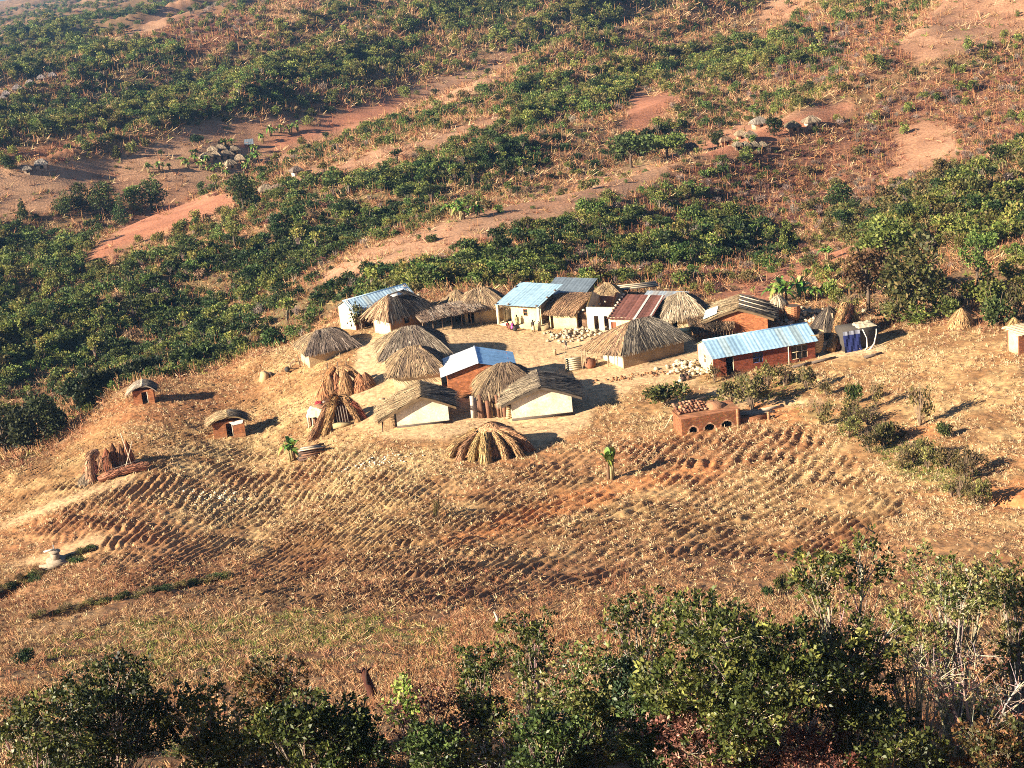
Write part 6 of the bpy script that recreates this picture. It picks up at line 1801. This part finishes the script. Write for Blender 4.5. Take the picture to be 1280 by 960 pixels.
# ------------------------------------------------------------------ foreground trees
def fg_tree(name, px, pyb, Yb, top_py, wpx, label, seed, pal, stems=3, tips=150, per=8, leaf=.22, crown=.55, bark=(.30, .23, .17), bare=0., cat='tree', spread=1.):
    rg = np.random.default_rng(seed)
    d = ray(px, pyb); x = Yb * d[0] / d[1]; c = Vector((x, Yb, float(gh(x, Yb))))
    dt = ray(px, top_py); h = Yb * dt[2] / dt[1] - c.z; k = c.length / FPX; w = wpx * k; leaf *= .95; per = int(per * 1.5)
    r = empty(name, c, 0, label, cat); tb, mb = MB(), MB()
    lobes = []
    nl = 11 if h > 4 else 8
    tips = int(tips * (1.7 if bare < .2 else 1.1)); crown *= .72
    for i in range(nl):
        a = 6.28 * (i + rg.random() * .7) / nl; q = w * .36 * (.35 + .65 * rg.random()); lobes.append(np.array([q * math.cos(a), q * math.sin(a), h * (crown + (.92 - crown) * rg.random())]))
    lobes.append(np.array([rg.normal(0, .05 * w), 0, h * .90]))
    P, Nn = [], []
    for s in range(stems):
        a = 6.28 * s / stems + rg.random(); b = np.array([.12 * math.cos(a), .12 * math.sin(a), -.5])
        for l in lobes[s::stems]:
            m1 = b * .6 + l * np.array([.28, .28, .40]) + rg.normal(0, .05 * w / 3, 3); m2 = l * np.array([.62, .62, .72]) + rg.normal(0, .06 * w / 3, 3)
            R0 = .011 * h + .018
            tb.tube([b, m1, m2, l], [R0, R0 * .75, R0 * .5, R0 * .25], 6, tuple(q * (.8 + .4 * rg.random()) for q in bark), False)
            nt = max(4, tips // len(lobes))
            for t in range(nt):
                dv = rg.normal(size=3); dv /= np.linalg.norm(dv); dv[2] = dv[2] * .8 + .25
                e = l + dv * np.array([w * .23, w * .23, h * .15]) * (.55 + .55 * rg.random())
                tt = rg.random() ** .6; st = m2 * (1 - tt) + l * tt if rg.random() < .75 else m1 * (1 - tt) + m2 * tt
                mid = (st + e) / 2 + rg.normal(0, .05, 3)
                if rg.random() < .35 + bare: tb.tube([st, mid, e], [R0 * .26, R0 * .18, R0 * .08], 3, tuple(q * (.8 + .5 * rg.random()) for q in bark), False)
                P.append(e); Nn.append(dv)
    P, Nn = np.array(P), np.array(Nn)
    keep = rg.random(len(P)) > bare
    P, Nn = P[keep], Nn[keep]
    if len(P):
        Q = np.repeat(P, per, 0); Nq = np.repeat(Nn, per, 0); n = len(Q); Q = Q + rg.normal(0, leaf * .45, (n, 3))
        V = leaf_quads(Q, rg, leaf, leaf * .30, Nq * .5, .45)
        col = pick(pal, len(P), rg, .3).repeat(per, 0) * (.5 + 1.0 * rg.random(n))[:, None]
        mb.quads(V, col)
        mb.build('crown', MT['leaf'], r)
    tb.build('trunk', MT['bark'], r)
    return r


U_DARK = [(.052, .068, .016), (.072, .088, .020), (.036, .048, .012), (.125, .135, .032)]
U_LITE = [(.110, .122, .030), (.150, .155, .040), (.070, .082, .020), (.20, .185, .055)]
U_YEL = [(.15, .16, .04), (.19, .19, .055), (.11, .13, .035), (.24, .2, .08)]
U_RED = [(.19, .075, .045), (.14, .05, .035), (.24, .12, .07), (.11, .045, .035)]
U_BRZ = [(.10, .085, .03), (.16, .09, .035), (.06, .07, .022), (.2, .11, .045)]
PALE = (.34, .27, .20)
fg_tree('tree', 150, 1010, 57, 838, 215, 'broad blackish-green tree filling the lower left corner', 2001, [(.024, .036, .010), (.034, .048, .013), (.018, .026, .008), (.085, .095, .022)], 3, 620, 9, .16, .30)
fg_tree('tree', 60, 1030, 54, 880, 130, 'dark low tree at the bottom left edge', 2002, U_DARK, 3, 200, 8, .16, .35)
fg_tree('tree', 275, 990, 58, 856, 110, 'pale green tree right of the blackish lower-left tree', 2003, U_LITE, 3, 190, 8, .18, .4)
fg_tree('tree', 355, 940, 66, 826, 110, 'bronze-leaved tree left of the charred stump', 2004, U_BRZ, 3, 200, 8, .16, .35)
fg_tree('tree', 400, 1010, 57, 878, 150, 'dark tree with pale leaf tips at the bottom, left of the charred stump', 2005, U_DARK, 3, 300, 8, .18, .35)
fg_tree('tree', 450, 1000, 57, 900, 90, 'blackish-green low tree directly below the charred stump', 2006, G_DARK, 3, 200, 8, .16, .3)
fg_tree('tree', 513, 935, 65, 846, 46, 'slim bright yellow-green sapling right of the charred stump', 2007, [(.20, .26, .05), (.15, .22, .04), (.26, .3, .08)], 1, 40, 7, .2, .55, PALE)
fg_tree('shrub', 540, 950, 63, 862, 120, 'dark red leafy shrub right of the yellow-green sapling', 2008, U_RED, 4, 150, 7, .15, .3, (.24, .16, .12), .25, 'shrub')
fg_tree('tree', 610, 960, 63, 815, 80, 'dark slim tree standing above the pale-branched shrub at bottom middle', 2009, U_DARK, 2, 130, 8, .17, .45)
fg_tree('tree', 625, 1010, 57, 905, 130, 'shrubby tree with whitish crooked branches at bottom middle', 2010, U_LITE, 4, 110, 7, .18, .5, (.6, .5, .4), .25)
fg_tree('tree', 672, 930, 70, 768, 70, 'thin leaning tree topped with dark leaves left of the many-stemmed tree', 2011, U_DARK, 2, 90, 8, .18, .55)
fg_tree('tree', 735, 985, 60, 812, 150, 'many-stemmed yellow-green tree in the bottom middle', 2012, [(.12, .14, .035), (.09, .12, .03), (.16, .16, .045), (.05, .08, .02)], 5, 240, 8, .17, .40, (.42, .32, .23))
fg_tree('tree', 800, 985, 60, 842, 120, 'blue-green tree between the many-stemmed tree and the largest one', 2013, [(.06, .095, .045), (.08, .12, .06), (.04, .07, .03), (.11, .15, .075)], 3, 170, 8, .2, .4)
fg_tree('tree', 805, 900, 75, 752, 110, 'light open tree with dark tufts left of the largest tree', 2014, U_DARK, 2, 90, 9, .2, .6, (.3, .23, .17), .1)
fg_tree('tree', 940, 1015, 57, 778, 240, 'largest tree of the foreground with big glossy leaves over forked bare stems', 2015, [(.060, .076, .017), (.090, .104, .023), (.036, .048, .012), (.170, .172, .042)], 4, 640, 10, .19, .50, (.42, .33, .25))
fg_tree('tree', 1060, 990, 59, 696, 165, 'tallest foreground tree, tufted crown rising right of the largest one', 2016, [(.066, .080, .018), (.100, .112, .026), (.040, .052, .013), (.175, .172, .042)], 3, 260, 10, .19, .50, (.34, .27, .2), .06)
fg_tree('tree', 1190, 930, 68, 708, 150, 'yellow-green feathery tree at the right, behind the bare branches', 2017, U_YEL, 3, 260, 8, .17, .45, PALE)
fg_tree('tree', 1275, 960, 64, 715, 90, 'green tree cut by the right edge of the foreground', 2018, U_LITE, 2, 140, 8, .18, .5)
fg_tree('tree', 1215, 1000, 58, 800, 180, 'bare whitish-branched tree with a few red leaves at lower right', 2019, U_RED, 7, 230, 4, .14, .42, (.40, .31, .245), .5)
fg_tree('tree', 1150, 990, 58, 800, 90, 'thin pale-branched tree with sparse yellow leaves left of the bare one', 2020, U_YEL, 5, 150, 5, .14, .42, (.42, .34, .26), .4)
fg_tree('shrub', 890, 1010, 56, 900, 150, 'dry pinkish-red shrub under the largest foreground tree', 2021, [(.30, .15, .10), (.22, .10, .07), (.36, .2, .13), (.16, .07, .05)], 4, 200, 8, .14, .3, (.3, .22, .17), .1, 'shrub')
fg_tree('shrub', 1010, 1010, 56, 925, 140, 'red-brown dry shrub at the bottom edge below the tallest foreground tree', 2022, U_RED, 4, 150, 8, .14, .3, (.3, .22, .17), .1, 'shrub')
fg_tree('tree', 1110, 1010, 56, 890, 130, 'low dark tree under the pale branches at lower right', 2023, U_DARK, 3, 170, 8, .18, .35)
fg_tree('tree', 1250, 1020, 55, 905, 120, 'low olive tree at the bottom right corner', 2024, U_BRZ, 3, 160, 8, .17, .35)
fg_tree('tree', 690, 1020, 55, 900, 120, 'low dark green tree at the bottom, below the many-stemmed tree', 2025, G_DARK, 3, 170, 8, .17, .35)
fg_tree('tree', 830, 1005, 57, 880, 90, 'small shaded tree in the black gap left of the largest tree', 2026, G_DARK, 3, 150, 8, .17, .3)
fg_tree('tree', 545, 1015, 56, 915, 110, 'low thicket tree at the bottom below the dark red shrub', 2027, G_DARK, 3, 140, 8, .17, .35)
fg_tree('tree', 1270, 880, 76, 760, 80, 'small reddish tree behind the bare branches at the right edge', 2028, U_BRZ, 3, 120, 7, .17, .4, PALE, .2)

rg_ = np.random.default_rng(31)
G_UNDER = [(.030, .042, .011), (.045, .056, .014), (.066, .076, .018), (.020, .028, .008)]
P_UNDER = [bush_mesh('bush_leaves', 980 + i, 1.6, 1.8 + .3 * i, 1500, .17, .055, (G_UNDER, U_DARK, G_UNDER, U_BRZ)[i], 9, .6, 12, 'leaf', (.3, .23, .17)) for i in range(4)]
P_UDRY = [bush_mesh('dry_leaves', 990 + i, 1.4, 1.7, 700, .12, .04, (D_RED, D_TAN)[i], 8, .8, 40, 'dry', (.26, .19, .14)) for i in range(2)]
for i in range(46):
    px = -30 + 1340 * (i % 23) / 22 + rg_.uniform(-26, 26); Yb = (60 if i < 23 else 70) + rg_.uniform(-4, 5)
    d = ray(px, 960); x = Yb * d[0] / d[1]
    if Yb > 66 and (px < 60 or 250 < px < 330 or rg_.random() < .35): continue
    low = rg_.random() < .25
    o = bpy.data.objects.new('undergrowth_bush', (P_UDRY if low else P_UNDER)[rg_.integers(0, 2 if low else 4)]); C.objects.link(o)
    s = rg_.uniform(.6, 1.15); o.location = (x, Yb, float(gh(x, Yb)) - .15); o.rotation_euler = (0, 0, rg_.random() * 6.28); o.scale = (s, s, s * .8)
    tag(o, 'leafless tangled bush under the foreground trees' if low else 'low leafy bush filling the shade under the foreground trees', 'bush', 'leafless bushes under the foreground trees' if low else 'leafy bushes under the foreground trees')
